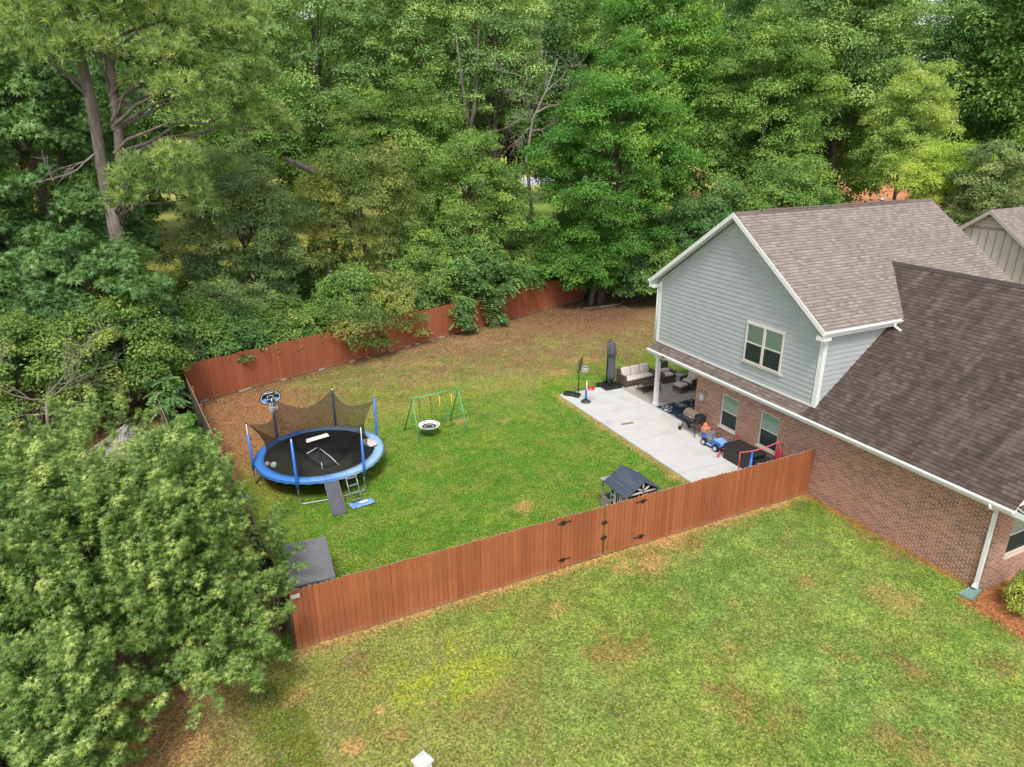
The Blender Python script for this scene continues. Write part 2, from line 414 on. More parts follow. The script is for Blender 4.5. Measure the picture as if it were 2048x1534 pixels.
# ------------------------------------------------------------------ ground sheet
def axis(lo, a, b, hi, st):
    far1 = [lo] + list(-np.geomspace(-lo+a+1 if False else abs(lo-a), 1.0, 14)[1:]+a) if lo < a else []
    core = list(np.arange(a, b+1e-6, st))
    far2 = list(b+np.geomspace(1.0, hi-b, 16))
    return np.array(sorted(set([round(float(q), 3) for q in far1+core+far2])))
xs = axis(-400, -32, 12, 600, .16); ys = axis(-60, -13, 34, 900, .16)
GX, GY = np.meshgrid(xs, ys)
X, Y = GX.ravel(), GY.ravel()
n1 = vnoise(X, Y, .35, 1); n2 = vnoise(X, Y, 1.1, 2); n3 = vnoise(X, Y, .14, 3); n4 = vnoise(X, Y, 2.6, 5, 3)
def C3(r, g, b, k=.88): return np.array([(c/255.)**2.2*k for c in (r, g, b)])
lush, mid, olive = C3(98, 143, 50), C3(126, 154, 64), C3(152, 154, 84)
yel, straw, litter, clay, brown = C3(176, 190, 50), C3(196, 150, 108), C3(166, 120, 88), C3(205, 160, 110), C3(150, 128, 82)
def mixc(c, d, t): t = np.clip(t, 0, 1)[:, None]; return c*(1-t)+d*t
col = np.tile(mid, (len(X), 1))
inyard = (Y > 0)
lx = -18.2-.0974*Y   # left fence line
# yard: lush near the middle, drier towards the back fence
d = (Y-(11.4+.22*(X+19)))/8.5 + (n1-.5)*1.3+(n2-.5)*.5
cy = mixc(np.tile(lush, (len(X), 1)), mid, sst(.35, .75, n2+ .25*(n1-.5)))
n5 = vnoise(X, Y, 3.1, 31, 2); n6 = vnoise(X, Y, 1.7, 33, 4)
cy = mixc(cy, C3(100, 146, 74), .4*sst(.5, .7, n3+ .3*(n2-.5)))
cy = mixc(cy, olive, .55*sst(.52, .72, n6)); cy = mixc(cy, C3(150, 175, 70), .5*sst(.55, .75, n5)); cy = mixc(cy, C3(70, 112, 34), .5*sst(.55, .3, n5)*sst(.4, .6, n2))
cy = mixc(cy, olive, sst(-.35, .35, d)); cy = mixc(cy, litter, .8*sst(.35, 1.1, d+(n6-.5)*1.1)); cy = mixc(cy, C3(138, 96, 66), .55*sst(.5, .7, vnoise(X, Y, .8, 41))*sst(.4, 1.0, d)); cy = mixc(cy, C3(186, 150, 112), .5*sst(.56, .72, vnoise(X, Y, 1.3, 43))*sst(.3, .9, d)); cy = mixc(cy, C3(112, 134, 50), .8*sst(.50, .62, vnoise(X, Y, .7, 45)+.25*(n5-.5))*sst(1.9, .5, d)*sst(.0, .4, d)); cy = mixc(cy, C3(120, 140, 60), .55*sst(.5, .68, n5+.3*(n6-.5))*sst(1.6, .6, d))
cy = mixc(cy, yel, .35*sst(.62, .75, n4)*sst(-.6, 0, d)*(1-sst(.5, 1, d)))
# bare red litter in the back left corner and below the trees to the right
cl = sst(0, 1, (4.5-np.hypot((X+18.4)*.7, (Y-15.4)*.6))/3.0 + (n2-.5)*.6)
cy = mixc(cy, C3(176, 112, 78), .85*cl)
cr = sst(0, 1, (7.5-np.hypot((X-3.5)*.7, (Y-20.5)))/4.0+(n2-.5)*.8)
cy = mixc(cy, C3(142, 104, 74), .7*cr*sst(.2, .6, n6))
cy = mixc(cy, C3(130, 85, 60), .7*sst(0, 1, (5.5-np.hypot((X-7)*.6, (Y-26)))/3))
# front lawn
df = sst(-11, -21, X+ (n1-.5)*6)
cf = mixc(np.tile(C3(146, 166, 80), (len(X), 1)), lush, sst(.45, .7, n1)*.5+sst(-2.5, 0, Y)*sst(-5, -1, X)*.8)
cf = mixc(cf, C3(152, 182, 92), .45*sst(.5, .72, n3+.4*(n2-.5)))
cf = mixc(cf, C3(124, 158, 92), .5*sst(.42, .66, vnoise(X, Y, .3, 9)+.35*(n6-.5)))
cf = mixc(cf, C3(160, 152, 92), .28*sst(.5, .7, n6)); cf = mixc(cf, C3(90, 120, 50), .45*sst(.5, .3, n5)); cf = mixc(cf, C3(168, 190, 90), .4*sst(.58, .74, n5))
cf = mixc(cf, C3(160, 162, 92), .85*df); cf = mixc(cf, brown, .28*sst(.45, .72, n2+.5*(n4-.5)+.3*(n6-.5)+.12*df))
cf = mixc(cf, C3(160, 108, 86), .5*sst(.6, .74, vnoise(X, Y, .9, 12)+.3*(n5-.5)))
cf = mixc(cf, yel, .8*sst(2.2, .3, np.hypot((X+15.2)*.8, (Y+2.4)*1.3))*sst(.35, .6, n4))
cf = mixc(cf, straw, .9*sst(2.6, .8, np.hypot((X+21.5)*1.0, (Y+.6)*.8)+ (n2-.5)*1.6))
cf = mixc(cf, C3(96, 118, 34), .8*sst(.75, .45, np.abs(X+19.0+.05*Y+(n2-.5)*.3))*sst(.2, -1.2, Y))
fd = (19.6+.352*(X+20.1))-Y; cy = mixc(cy, C3(104, 72, 50), .75*sst(1.3, .1, fd+(n4-.5)*1.2)); cy = mixc(cy, C3(92, 64, 44), .8*sst(0, 1, (4.2-np.hypot((X-7.6)*.7, (Y-26.6)))/2.5+(n4-.5)*.6))
col = np.where(inyard[:, None], cy, cf)
# spots of bare clay
for (px, py, r, a) in [(-7.6, -.9, .8, .8), (-6.5, -.25, .7, .9), (-8.6, -.8, .5, .6), (-7.05, 11.0, .38, 1), (-8.9, 11.9, .4, .7), (-9.9, 3.8, .55, .8), (-17.6, -3.6, .35, .9), (-16.9, -2.9, .25, .6),
                       (-13.0, -.6, .5, .5), (-2.6, -5.3, .9, .45), (-11.4, -1.6, .4, .5), (-1.6, 15.5, .9, .6), (.6, 17, 1.1, .5), (-3.6, 3.2, .4, .6), (-3.6, 8.4, .35, .5), (-18.4, -1.6, .5, .5)]:
    t = sst(1.15, .35, np.hypot(X-px, (Y-py)*1.2)/r+(n4-.5)*1.5); col = mixc(col, clay, a*t)
# worn strip along both fence feet, patio edge and house wall
col = mixc(col, clay, .85*sst(.35, .05, np.abs(Y+.12)+(n4-.5)*.35)*(X < 0)*(X > -18.4))
col = mixc(col, clay, .6*sst(.3, .05, np.abs(X+3.42)+(n4-.5)*.2)*(Y > 0)*(Y < 12.8))
col = mixc(col, C3(185, 110, 75), .7*sst(.3, .05, np.abs(X+.05)+(n4-.5)*.2)*(Y < 0)*(Y > -6.4))
# pine straw bed at the house corner
bed = sst(.2, -.15, -(X+.9+.55*(Y+6.5)*.35)+(n4-.5)*.4)*(Y < -6.2)
bed = sst(-.2, .15, (X+.95)-(Y+6.4)*.12+(n4-.5)*.4)*sst(-6.15, -6.35, Y)
col = mixc(col, C3(178, 116, 82), bed)
# neighbour side and wood floor
outl = (X < lx)*(Y > .9)
col = mixc(col, C3(112, 70, 50), .9*outl*(Y < 24))
back = Y > 19.6+.352*(X+20.1)
wood = back*sst(60, 45, Y)
bc = mixc(np.tile(C3(78, 84, 40), (len(X), 1)), C3(120, 96, 60), sst(.4, .6, n2))
col = np.where((back > 0)[:, None], bc, col)
far = back*sst(44, 52, Y+(n3-.5)*8)
col = mixc(col, C3(182, 190, 84), far)
col = mixc(col, C3(135, 180, 60), far*sst(5, 20, X)*sst(140, 100, Y))
lit = np.clip(np.where(inyard, sst(0, .8, d)+cl+cr, .25+.5*df), 0, 1)
me = mk_mesh('ground', np.stack([X, Y, (n1-.5)*.05*0], 1),
             (lambda nx, ny: np.stack([(j := (np.arange(ny-1)[:, None]*nx+np.arange(nx-1)[None]).ravel()), j+1, j+1+nx, j+nx], 1))(len(xs), len(ys)),
             attrs={'Col': ('FLOAT_COLOR', 'POINT', np.concatenate([col, np.ones((len(X), 1))], 1)), 'litter': ('FLOAT', 'POINT', lit)})
def mat_ground():
    m = NM('lawn_ground'); v = m.coord(); c = m.attr('Col', 'Color'); L = m.attr('litter')
    f1 = m.noise(v, 17, 4, .75); f2 = m.noise(v, 55, 2, .7); f3 = m.noise(v, 6, 3, .6)
    g = m.ramp(f1, [(.30, (.30, .34, .28, 1)), (.46, (.85, .88, .8, 1)), (.6, (1.3, 1.26, 1.2, 1)), (.72, (1.95, 1.8, 1.6, 1))])
    c = m.mix(1.0, c, g, 'MULTIPLY')
    vn = m.vor(v, 19, 'Color'); sv = m.n('ShaderNodeSeparateColor'); m.l(vn, sv.inputs[0]); c = m.mix(1.0, c, m.ramp(sv.outputs[1], [(0, (.55, .6, .5, 1)), (.5, (1, 1, .98, 1)), (1, (1.5, 1.42, 1.35, 1))]), 'MULTIPLY')
    g2 = m.ramp(f2, [(.3, (.45, .48, .42, 1)), (.7, (1.5, 1.48, 1.42, 1))]); c = m.mix(1.0, c, g2, 'MULTIPLY')
    # dry blades
    c = m.mix(m.ramp(f3, [(.52, 0.0), (.7, .4)]), c, (.17, .135, .06, 1))
    # leaf chips on the litter
    vc = m.vor(v, 24, 'Color'); sx = m.n('ShaderNodeSeparateColor'); m.l(vc, sx.inputs[0])
    chip = m.math('MULTIPLY', m.ramp(sx.outputs[0], [(.62, 0.0), (.70, .9)]), m.math('POWER', L, 1.5))
    c = m.mix(chip, c, m.ramp(sx.outputs[1], [(0, (.14, .06, .035, 1)), (.5, (.30, .17, .10, 1)), (1, (.48, .36, .25, 1))]))
    m.col(c); m.set(.95, spec=.1)
    m.bump(m.math('ADD', f1, m.math('MULTIPLY', f2, .5)), .06, .8); return m.mat
me.materials.append(mat_ground())
tag(obj('ground', me), kind='structure')

# far road and clay bank seen through gaps in the wood
MB().poly([(40, 128, .02), (120, 150, .02), (120, 172, .02), (40, 150, .02)]).build('road', plain('pale_road', (.42, .41, .42, 1), .9)).update_tag()
tag(bpy.data.objects['road'], kind='structure')
def clay_sheet():
    b = MB(); rng = random.Random(4); pts = []
    for k in range(26):
        a = 2*pi*k/26; r = 1+.15*rng.uniform(-1, 1); pts.append((112+52*r*cos(a), 82+26*r*sin(a), .012))
    b.poly(pts); return b.build('clay_ground', plain('orange_clay', (.50, .19, .07, 1), .95, var=.3, scale=.4))
tag(clay_sheet(), kind='structure')

# ------------------------------------------------------------------ patio
pm = NM('pale_concrete'); v = pm.coord(); f = pm.noise(v, 1.1, 6, .65); f2 = pm.noise(v, 28, 3)
c = pm.ramp(f, [(.3, (.46, .44, .41, 1)), (.5, (.53, .52, .50, 1)), (.75, (.57, .56, .545, 1))])
c = pm.mix(pm.ramp(f2, [(.4, 0.0), (.8, .12)]), c, (.3, .28, .26, 1)); pm.col(c); pm.set(.85); pm.bump(f2, .002); MT['conc'] = pm.mat
pm = NM('older_tan_concrete'); v = pm.coord(); f = pm.noise(v, 1.3, 6, .65)
pm.col(pm.ramp(f, [(.3, (.34, .30, .25, 1)), (.7, (.44, .40, .35, 1))])); pm.set(.85); MT['conc2'] = pm.mat
b = MB(); js = [.12, 3.2, 6.38, 9.5, 12.55]
for a, e in zip(js[:-1], js[1:]): b.box(((-3.34+(-.02))/2, (a+e)/2, .0), (3.32, e-a-.022, .16))
tag(b.build('patio', MT['conc']), kind='structure')
b = MB(); b.b2((0.0, 6.4, -.08), (3.95, 9.45, .085)); b.b2((0.0, 9.465, -.08), (3.95, 12.75, .085))
tag(b.build('porch_slab', MT['conc2']), kind='structure')
PZ = .085
# ------------------------------------------------------------------ fences
def pickets(p0, p1, h, matf, name='picket_panel', parent=None, seed=1, skip=None, ph=.02, wd=.135, z0=.03, hvar=.016, end=True):
    rng = random.Random(seed); p0 = np.array(p0, float); p1 = np.array(p1, float); L = np.linalg.norm(p1-p0); u = (p1-p0)/L; nv = np.array([u[1], -u[0]])
    n = int(L/(wd+.007)); pitch = L/n; b = MB()
    for i in range(n):
        s = (i+.5)*pitch
        if skip and skip[0] < s < skip[1]: continue
        hh = h+rng.uniform(-hvar, hvar); b._r = rng.random(); t = rng.uniform(-.004, .004); off = rng.uniform(-.003, .003)
        prof = [(-wd/2, z0), (wd/2, z0), (wd/2+t, hh-.035), (wd/2-.035+t, hh), (-wd/2+.035+t, hh), (-wd/2+t, hh-.035)]
        F = [(p0[0]+u[0]*(s+a)+nv[0]*(ph+off), p0[1]+u[1]*(s+a)+nv[1]*(ph+off), z) for a, z in prof]
        B = [(x-nv[0]*.016, y-nv[1]*.016, z) for x, y, z in F]
        b._m = 0; b.poly(F); b.poly(B[::-1])
        for k in range(6):
            b._m = 1 if k in (2, 3, 4) else 0
            b.poly([F[k], B[k], B[(k+1) % 6], F[(k+1) % 6]][::-1])
    return b.build(name, [matf, MT['endgrain'] if end else matf], parent)
def rails(p0, p1, h, matf, parent, side, step=2.4, posts=True):
    p0 = np.array(p0, float); p1 = np.array(p1, float); L = np.linalg.norm(p1-p0); u = (p1-p0)/L; nv = np.array([u[1], -u[0]])*side; ang = math.atan2(u[1], u[0])
    for z in (.3, h*.5, h-.25):
        c = (p0+p1)/2+nv*.025; MB().box((c[0], c[1], z), (L, .04, .085), rz=ang).build('rail', matf, parent)
    if posts:
        n = max(1, round(L/step))
        for i in range(n+1):
            c = p0+u*min(max(L*i/n, .05), L-.05)+nv*.09; MB().box((c[0], c[1], h/2-.05), (.09, .09, h-.06), rz=ang).build('post', matf, parent)
FH = 1.83
ff = thing('wood_fence', 'red-brown stained wooden fence with double gate between lawn and backyard, joining the brick wall', 'fence', (0, 0, 0))
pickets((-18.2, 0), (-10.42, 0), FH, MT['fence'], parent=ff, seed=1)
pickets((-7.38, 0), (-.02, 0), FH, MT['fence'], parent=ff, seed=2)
rails((-18.2, 0), (-10.42, 0), FH, MT['fence'], ff, -1); rails((-7.38, 0), (-.1, 0), FH, MT['fence'], ff, -1)
for (a, e, hs_, sd_) in ((-10.40, -8.90, -10.34, 5), (-8.86, -7.40, -7.47, 6)):
    g = pickets((a, 0), (e, 0), FH-.01, MT['fence'], name='gate_leaf', parent=ff, seed=sd_, z0=.06)
    for z in (.34, 1.63):
        hb = MB(); sgn = 1 if hs_ < -9 else -1
        hb.b2((hs_-.055, -.05, z-.06), (hs_+.055, -.022, z+.06)); hb.box((hs_+sgn*.14, -.036, z), (.26, .012, .035)); hb.box((hs_-sgn*.09, -.036, z), (.14, .012, .035)); hb.tube([(hs_, -.06, z-.07), (hs_, -.06, z+.07)], .012)
        hb.build('hinge', MT['blackmetal'], g)
    fr = MB(); fr.box(((a+e)/2, .03, .35), (e-a-.05, .04, .085)); fr.box(((a+e)/2, .03, 1.5), (e-a-.05, .04, .085)); fr.box(((a+e)/2, .05, .92), (1.7, .03, .085), ry=-.7*(1 if sd_ == 5 else -1)); fr.build('brace', MT['fence'], g)
for xg in (-10.41, -7.39): MB().b2((xg-.05, .012, 0), (xg+.05, .10, FH-.06)).build('post', MT['fence'], ff)
lb = MB(); lb.b2((-8.885, .006, .1), (-8.875, .05, 1.7))  # black strip added to darken the gap between the leaves
for z in (1.24, .70): lb.b2((-8.99, -.05, z-.03), (-8.78, -.022, z+.03)); lb.tube([(-8.97, -.06, z), (-8.80, -.06, z+.01)], .013); lb.b2((-8.9, -.07, z-.075), (-8.865, -.022, z+.075))
lb.build('latch_and_gap_strip', MT['blackmetal'], ff)
sg = MB(); sg.b2((-18.185, -.048, 1.585), (-17.965, -.036, 1.70)); s = sg.build('name_plate', MT['white'], ff)
b = MB(); rng = random.Random(3)
for k, xx in enumerate(np.arange(-18.165, -17.985, .019)):   # unreadable embossed lettering on the plate
    for j in range(3): b.b2((xx, -.0505, 1.607+.022*j+.006*((k*j) % 2)), (xx+.012, -.0485, 1.607+.022*j+.010))
b.build('lettering', plain('grey_print', (.30, .36, .45, 1)), s)

lf = thing('wood_fence', 'long weathered grey-brown fence running back beside the oak and narrow alley', 'fence', (0, 0, 0))
pickets((-20.1, 19.6), (-18.22, .0), FH, MT['fence_old'], parent=lf, seed=7, ph=.02)
rails((-20.1, 19.5), (-18.22, .1), FH, MT['fence_back'], lf, -1)
bf = thing('wood_fence', 'red stained fence at the back of the yard under the overhanging trees', 'fence', (0, 0, 0))
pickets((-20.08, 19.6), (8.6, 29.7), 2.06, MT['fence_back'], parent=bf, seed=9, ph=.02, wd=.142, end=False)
rails((-20.08, 19.6), (8.6, 29.7), 2.0, MT['fence_back'], bf, -1)
nf = thing('wood_fence', 'weathered brown fence seen in gaps under the oak left of the gated fence', 'fence', (0, 0, 0))
pickets((-30, 1.45), (-18.5, .62), 1.8, MT['fence_nbr'], parent=nf, seed=12, ph=.02)
rails((-30, 1.45), (-18.5, .62), 1.8, MT['fence_nbr'], nf, -1)
nf2 = thing('wood_fence', 'short old plank fence between the small grey roof and the alley', 'fence', (0, 0, 0))
pickets((-21.75, 21.0), (-19.6, 2.0), 1.75, MT['fence_old'], parent=nf2, seed=13, ph=-.02)
rails((-21.75, 21.0), (-19.6, 2.0), 1.75, MT['fence_old'], nf2, 1)
nf3 = thing('wood_fence', 'dark plank fence in the shade below the bare twigs at left', 'fence', (0, 0, 0))
pickets((-32, 18.2), (-21.75, 21.2), 1.85, MT['fence_nbr'], parent=nf3, seed=14)
# footing stones along the back fence
STL = ['flat tan stone at the back fence foot, nearest the left corner', 'longest flat tan stone at the back fence foot behind the trampoline backboard', 'small tan stone at the back fence foot just left of the blue trampoline poles', 'tan stone at the back fence foot above the far left trampoline pole', 'tan stone at the back fence foot straight behind the trampoline', 'small tan stone at the back fence foot left of the drooping cherry leaves', 'tan stone at the back fence foot under the left of the drooping cherry leaves', 'tan stone at the back fence foot under the middle of the drooping cherry leaves', 'tan stone at the back fence foot under the right of the drooping cherry leaves', 'small tan stone at the back fence foot just right of the drooping cherry leaves', 'long tan stone at the back fence foot left of the hanging fronds', 'last small tan stone at the back fence foot below the hanging fronds']
for k, (fx, L_, lab) in enumerate([(.02, .5, 'pale stone'), (.09, .8, 'stone'), (.16, .35, 'stone'), (.235, .45, 'stone'), (.30, .4, 's'), (.335, .3, 's'), (.39, .35, 's'), (.43, .5, 's'), (.455, .4, 's'), (.49, .3, 's'), (.52, .55, 's'), (.60, .3, 's')]):
    x = -20.08+28.68*fx; y = 19.6+10.1*fx; rng = random.Random(k); b = MB()
    b.cushion((x+.1, y-.13, .05), (L_, .22+.06*rng.random(), .13), rz=.34+rng.uniform(-.15, .15), pw=5, n=5)
    tag(b.build('stone', plain('tan_stone', (.24, .18, .13, 1), .9, var=.25)) if k == 0 else obj('stone', b.build('tmp', None).data), STL[k], 'stone', 'stones along the foot of the back fence')
    if k:
        t_ = bpy.data.objects.get('tmp'); me_ = t_.data; bpy.data.objects.remove(t_); me_.materials.clear(); me_.materials.append(bpy.data.materials['tan_stone'])

# ------------------------------------------------------------------ house
H = thing('house', 'grey gabled two-storey house with brick ground floor and brown shingle roofs beside the patio', 'house', (0, 0, 0))
UY, UZ, UX = np.array([0, 1., 0]), np.array([0, 0, 1.]), np.array([1., 0, 0])
def wall_x(b, x, y0, y1, z0, z1, holes, depth=.09, ud=UY, sgn=-1):
    """wall on plane x, facing -x, with recessed openings (ya,yb,za,zb)"""
    ys_ = sorted({y0, y1, *[h[0] for h in holes], *[h[1] for h in holes]}); zs_ = sorted({z0, z1, *[h[2] for h in holes], *[h[3] for h in holes]})
    for a, e in zip(ys_[:-1], ys_[1:]):
        for g_, h_ in zip(zs_[:-1], zs_[1:]):
            if any(q[0] <= a and e <= q[1] and q[2] <= g_ and h_ <= q[3] for q in holes): continue
            b.poly([(x, e, g_), (x, a, g_), (x, a, h_), (x, e, h_)], UY, UZ)
    for (a, e, g_, h_) in holes:
        b.poly([(x, a, g_), (x, a, h_), (x+depth, a, h_), (x+depth, a, g_)], UX, UZ); b.poly([(x, e, g_), (x+depth, e, g_), (x+depth, e, h_), (x, e, h_)], UX, UZ)
        b.poly([(x, a, g_), (x+depth, a, g_), (x+depth, e, g_), (x, e, g_)], UY, UX); b.poly([(x, a, h_), (x, e, h_), (x+depth, e, h_), (x+depth, a, h_)], UY, UX)
W1 = (3.86, 4.82, .84, 2.27); W2 = (1.70, 2.66, .86, 2.32)
CX = -6.3
b = MB(); wall_x(b, 0, CX, 6.4, -.3, 2.62, [W1, W2])
b.poly([(0, 6.4, -.3), (0, 6.4, 2.9), (4, 6.4, 2.9), (4, 6.4, -.3)], UX, UZ)                       # porch return
b.poly([(4, 6.4, -.3), (4, 6.4, 2.9), (4, 9.35, 2.9), (4, 9.35, -.3)], UY, UZ)
b.poly([(4, 9.35, -.3), (4, 9.35, 2.9), (10.6, 9.35, 2.9), (10.6, 9.35, -.3)], UX, UZ)
WF = (.66, 1.75, .97, 2.3)
for a, e, g_, h_ in [(0, WF[0], -.3, 2.9), (WF[1], 8.4, -.3, 2.9), (WF[0], WF[1], -.3, WF[2]), (WF[0], WF[1], WF[3], 2.9)]:
    b.poly([(a, CX, g_), (e, CX, g_), (e, CX, h_), (a, CX, h_)], UX, UZ)
for p in [((WF[0],)*2, 0), ((WF[1],)*2, 1)]:
    xx = p[0][0]; q = [(xx, CX, WF[2]), (xx, CX+.09, WF[2]), (xx, CX+.09, WF[3]), (xx, CX, WF[3])]; b.poly(q, UY, UZ)
b.poly([(WF[0], CX, WF[2]), (WF[1], CX, WF[2]), (WF[1], CX+.09, WF[2]), (WF[0], CX+.09, WF[2])], UX, UY)
b.poly([(8.4, CX, -.3), (8.4, .3, -.3), (8.4, .3, 2.9), (8.4, CX, 2.9)], UY, UZ)
b.build('brick_wall', MT['brick'], H)
b = MB(); b.poly([(-.004, 6.4, 2.62), (-.004, CX, 2.62), (-.004, CX, 2.9), (-.004, 6.4, 2.9)], UY, UZ, vo=-2.62)
b.build('soldier_course', MT['soldier'], H)
# siding on upper storey
ridge_y, ridge_z, eave_z = 4.85, 9.42, 6.02          # underside line of the gable siding
GY0, GY1 = .30, 9.36
b = MB(); z = 3.36; ex = .188; k = 0
sl = (ridge_z-eave_z)/(ridge_y-GY0)
def ylim(z):
    if z <= eave_z: return GY0, GY1
    t = (z-eave_z)/sl; return GY0+t, GY1-t
rng = random.Random(8)
while z < ridge_z-.12:
    z1 = min(z+ex, ridge_z-.02); a0, a1 = ylim(z); c0, c1 = ylim(z1); b._r = rng.random()
    if c1-c0 < .1: break
    b.poly([(-.024, a1, z+.007), (-.024, a0, z+.007), (-.006, c0, z1), (-.006, c1, z1)], UY, UZ); b.poly([(-.024, a0, z+.007), (-.024, a1, z+.007), (.0, a1, z-.004), (.0, a0, z-.004)]); z += ex
z = 3.3; SL = .82
while z < 6.2:
    z1 = z+ex; x0 = max(0, (z-3.0)/SL-.4); x1 = max(x0, (z-3.0)/SL-.4)
    b.poly([(0, GY0-.024, z+.007), (10.5, GY0-.024, z+.007), (10.5, GY0-.006, z1), (0, GY0-.006, z1)], UX, UZ); b.poly([(0, GY0-.024, z+.007), (0, GY0, z-.004), (10.5, GY0, z-.004), (10.5, GY0-.024, z+.007)]); z += ex
b.poly([(0, GY0, 2.9), (0, GY0, 6.2), (0, ridge_y, ridge_z), (0, GY1, 6.2), (0, GY1, 2.9)]); b.poly([(10.5, GY0, 2.9), (10.5, GY1, 2.9), (10.5, GY1, 6.2), (10.5, ridge_y, ridge_z), (10.5, GY0, 6.2)])
b.poly([(0, GY1, 2.9), (0, GY1, 6.3), (10.5, GY1, 6.3), (10.5, GY1, 2.9)], UX, UZ)
b.build('lap_siding', MT['siding'], H)
# trims
b = MB(); b.b2((-.05, GY0-.05, 3.3), (.001, GY0+.12, 6.08)); b.b2((.001, GY0-.05, 3.3), (.12, GY0-.001, 6.08)); b.b2((-.05, GY1-.12, 3.3), (0, GY1+.035, 6.1)); b.b2((-.045, GY0+.12, 3.28), (.0, GY1-.12, 3.36))
b.build('corner_trim', MT['white'], H)
# roof slabs (top surface) -- upper roof
EZ, RZ, RY = 6.20, 9.60, 4.85; EY0, EY1 = 0.02, 9.68; TX0, TX1 = -.42, 10.9
def slab(b, quad, ud, vd, th=.07, slope_uv=1.0):
    q = [np.array(p, float) for p in quad]; n = nrm(np.cross(q[1]-q[0], q[2]-q[0])); lo = [p-n*th for p in q]
    b._m = 0; b.poly(q, ud, vd); b._m = 1; b.poly(lo[::-1])
    m_ = len(q)
    for i in range(m_): b.poly([q[i], lo[i], lo[(i+1) % m_], q[(i+1) % m_]])
def vdir(dz, dh, hv): L_ = math.hypot(dz, dh); return np.array([hv[0]*dh/L_, hv[1]*dh/L_, dz/L_])
b = MB(); v1 = vdir(RZ-EZ, RY-EY0, (0, 1)); v2 = vdir(RZ-EZ, EY1-RY, (0, -1))
slab(b, [(TX0, EY0, EZ), (TX1, EY0, EZ), (TX1, RY, RZ), (TX0, RY, RZ)], UX, v1)
slab(b, [(TX1, EY1, EZ), (TX0, EY1, EZ), (TX0, RY, RZ), (TX1, RY, RZ)], UX, v2)
up = b.build('upper_roof', [MT['shingle'], MT['white']], H)
b = MB()
for i in range(34):
    x0 = TX0+.02+i*.333; b._r = rng.random()
    if x0+.3 > TX1: break
    zz = RZ+.035 if 4 <= i < 29 else RZ+.012
    for sy, vv in ((-1, v1), (1, v2)): b.poly([(x0, RY, zz), (x0+.345, RY, zz-.006), (x0+.345, RY+sy*.15, zz-.006-.105), (x0, RY+sy*.15, zz-.105)][::sy])
b.box(((TX0+.02+4*.333+TX0+.02+29*.333)/2, RY, RZ+.0), (25*.333, .2, .04))
b.build('ridge_vent', MT['ridge'], up)
# rake boards, fascia, gutters
b = MB()
for ya, yb in ((EY0, RY), (EY1, RY)):
    for xx in (TX0-.02, TX1+.0):
        q = [(xx, ya, EZ-.01), (xx, yb, RZ-.01), (xx, yb, RZ-.20), (xx, ya, EZ-.20)]; q2 = [(x_+.02, y_, z_) for x_, y_, z_ in q]
        b.poly(q); b.poly(q2[::-1])
        for i in range(4): b.poly([q[i], q2[i], q2[(i+1) % 4], q[(i+1) % 4]])
    # sloping soffit under the rake
    b.poly([(TX0, ya, EZ-.13), (0, ya, EZ-.13), (0, yb, RZ-.13), (TX0, yb, RZ-.13)]); 
b.b2((TX0, EY0, EZ-.24), (TX1, EY0+.03, EZ-.05)); b.b2((TX0, EY1-.03, EZ-.24), (TX1, EY1, EZ-.05))
b.b2((TX0, EY0+.03, EZ-.24), (TX1, GY0+.02, EZ-.21)); b.b2((TX0, GY1, EZ-.24), (TX1, EY1-.03, EZ-.21))
b.b2((TX0+.003, EY0+.0, EZ-.36), (-.04, EY0+.32, EZ-.24)); b.b2((TX0+.003, EY1-.32, EZ-.36), (-.04, EY1-.0, EZ-.24))
b.build('fascia', MT['white'], up)
def gutter(b, p0, p1, out, w_=.11, h_=.11):
    """K style gutter: an open channel along p0-p1, out = horizontal outward dir"""
    p0, p1, o = np.array(p0, float), np.array(p1, float), np.array(out, float)
    prof = [(0, 0), (0, -h_), (w_*.65, -h_), (w_*.8, -h_*.55), (w_, -h_*.35), (w_, 0), (w_-.012, 0), (w_-.012, -h_*.3), (.012, -h_*.3)]
    A = [p0+o*a+UZ*z_ for a, z_ in prof]; B = [p1+o*a+UZ*z_ for a, z_ in prof]; n = len(prof)
    for i in range(n): b.poly([A[i], A[(i+1) % n], B[(i+1) % n], B[i]])
    b.poly(A[::-1]); b.poly(B)
XV = (6.2-3.0)/SL-.4
g1 = MB(); gutter(g1, (TX0, EY0, EZ-.03), (XV-.12, EY0, EZ-.03), (0, -1, 0)); g1.tube([(XV-.5, EY0-.05, EZ-.12), (XV-.5, EY0-.05, EZ-.22), (XV-.42, EY0-.12, EZ-.30), (XV-.42, EY0-.28, EZ-.36)], .045, 8); g1.build('gutter', MT['white'], up)
g2 = MB(); gutter(g2, (TX0, EY1, EZ-.03), (TX1, EY1, EZ-.03), (0, 1, 0)); g2.build('gutter', MT['white'], up)
b = MB(); b.tube([(-.12, EY1+.02, EZ-.13), (-.12, EY1-.05, EZ-.25), (-.08, GY1+.08, EZ-.42), (-.08, GY1+.08, 3.42)], .04, 8); b.build('downspout', MT['white'], H)
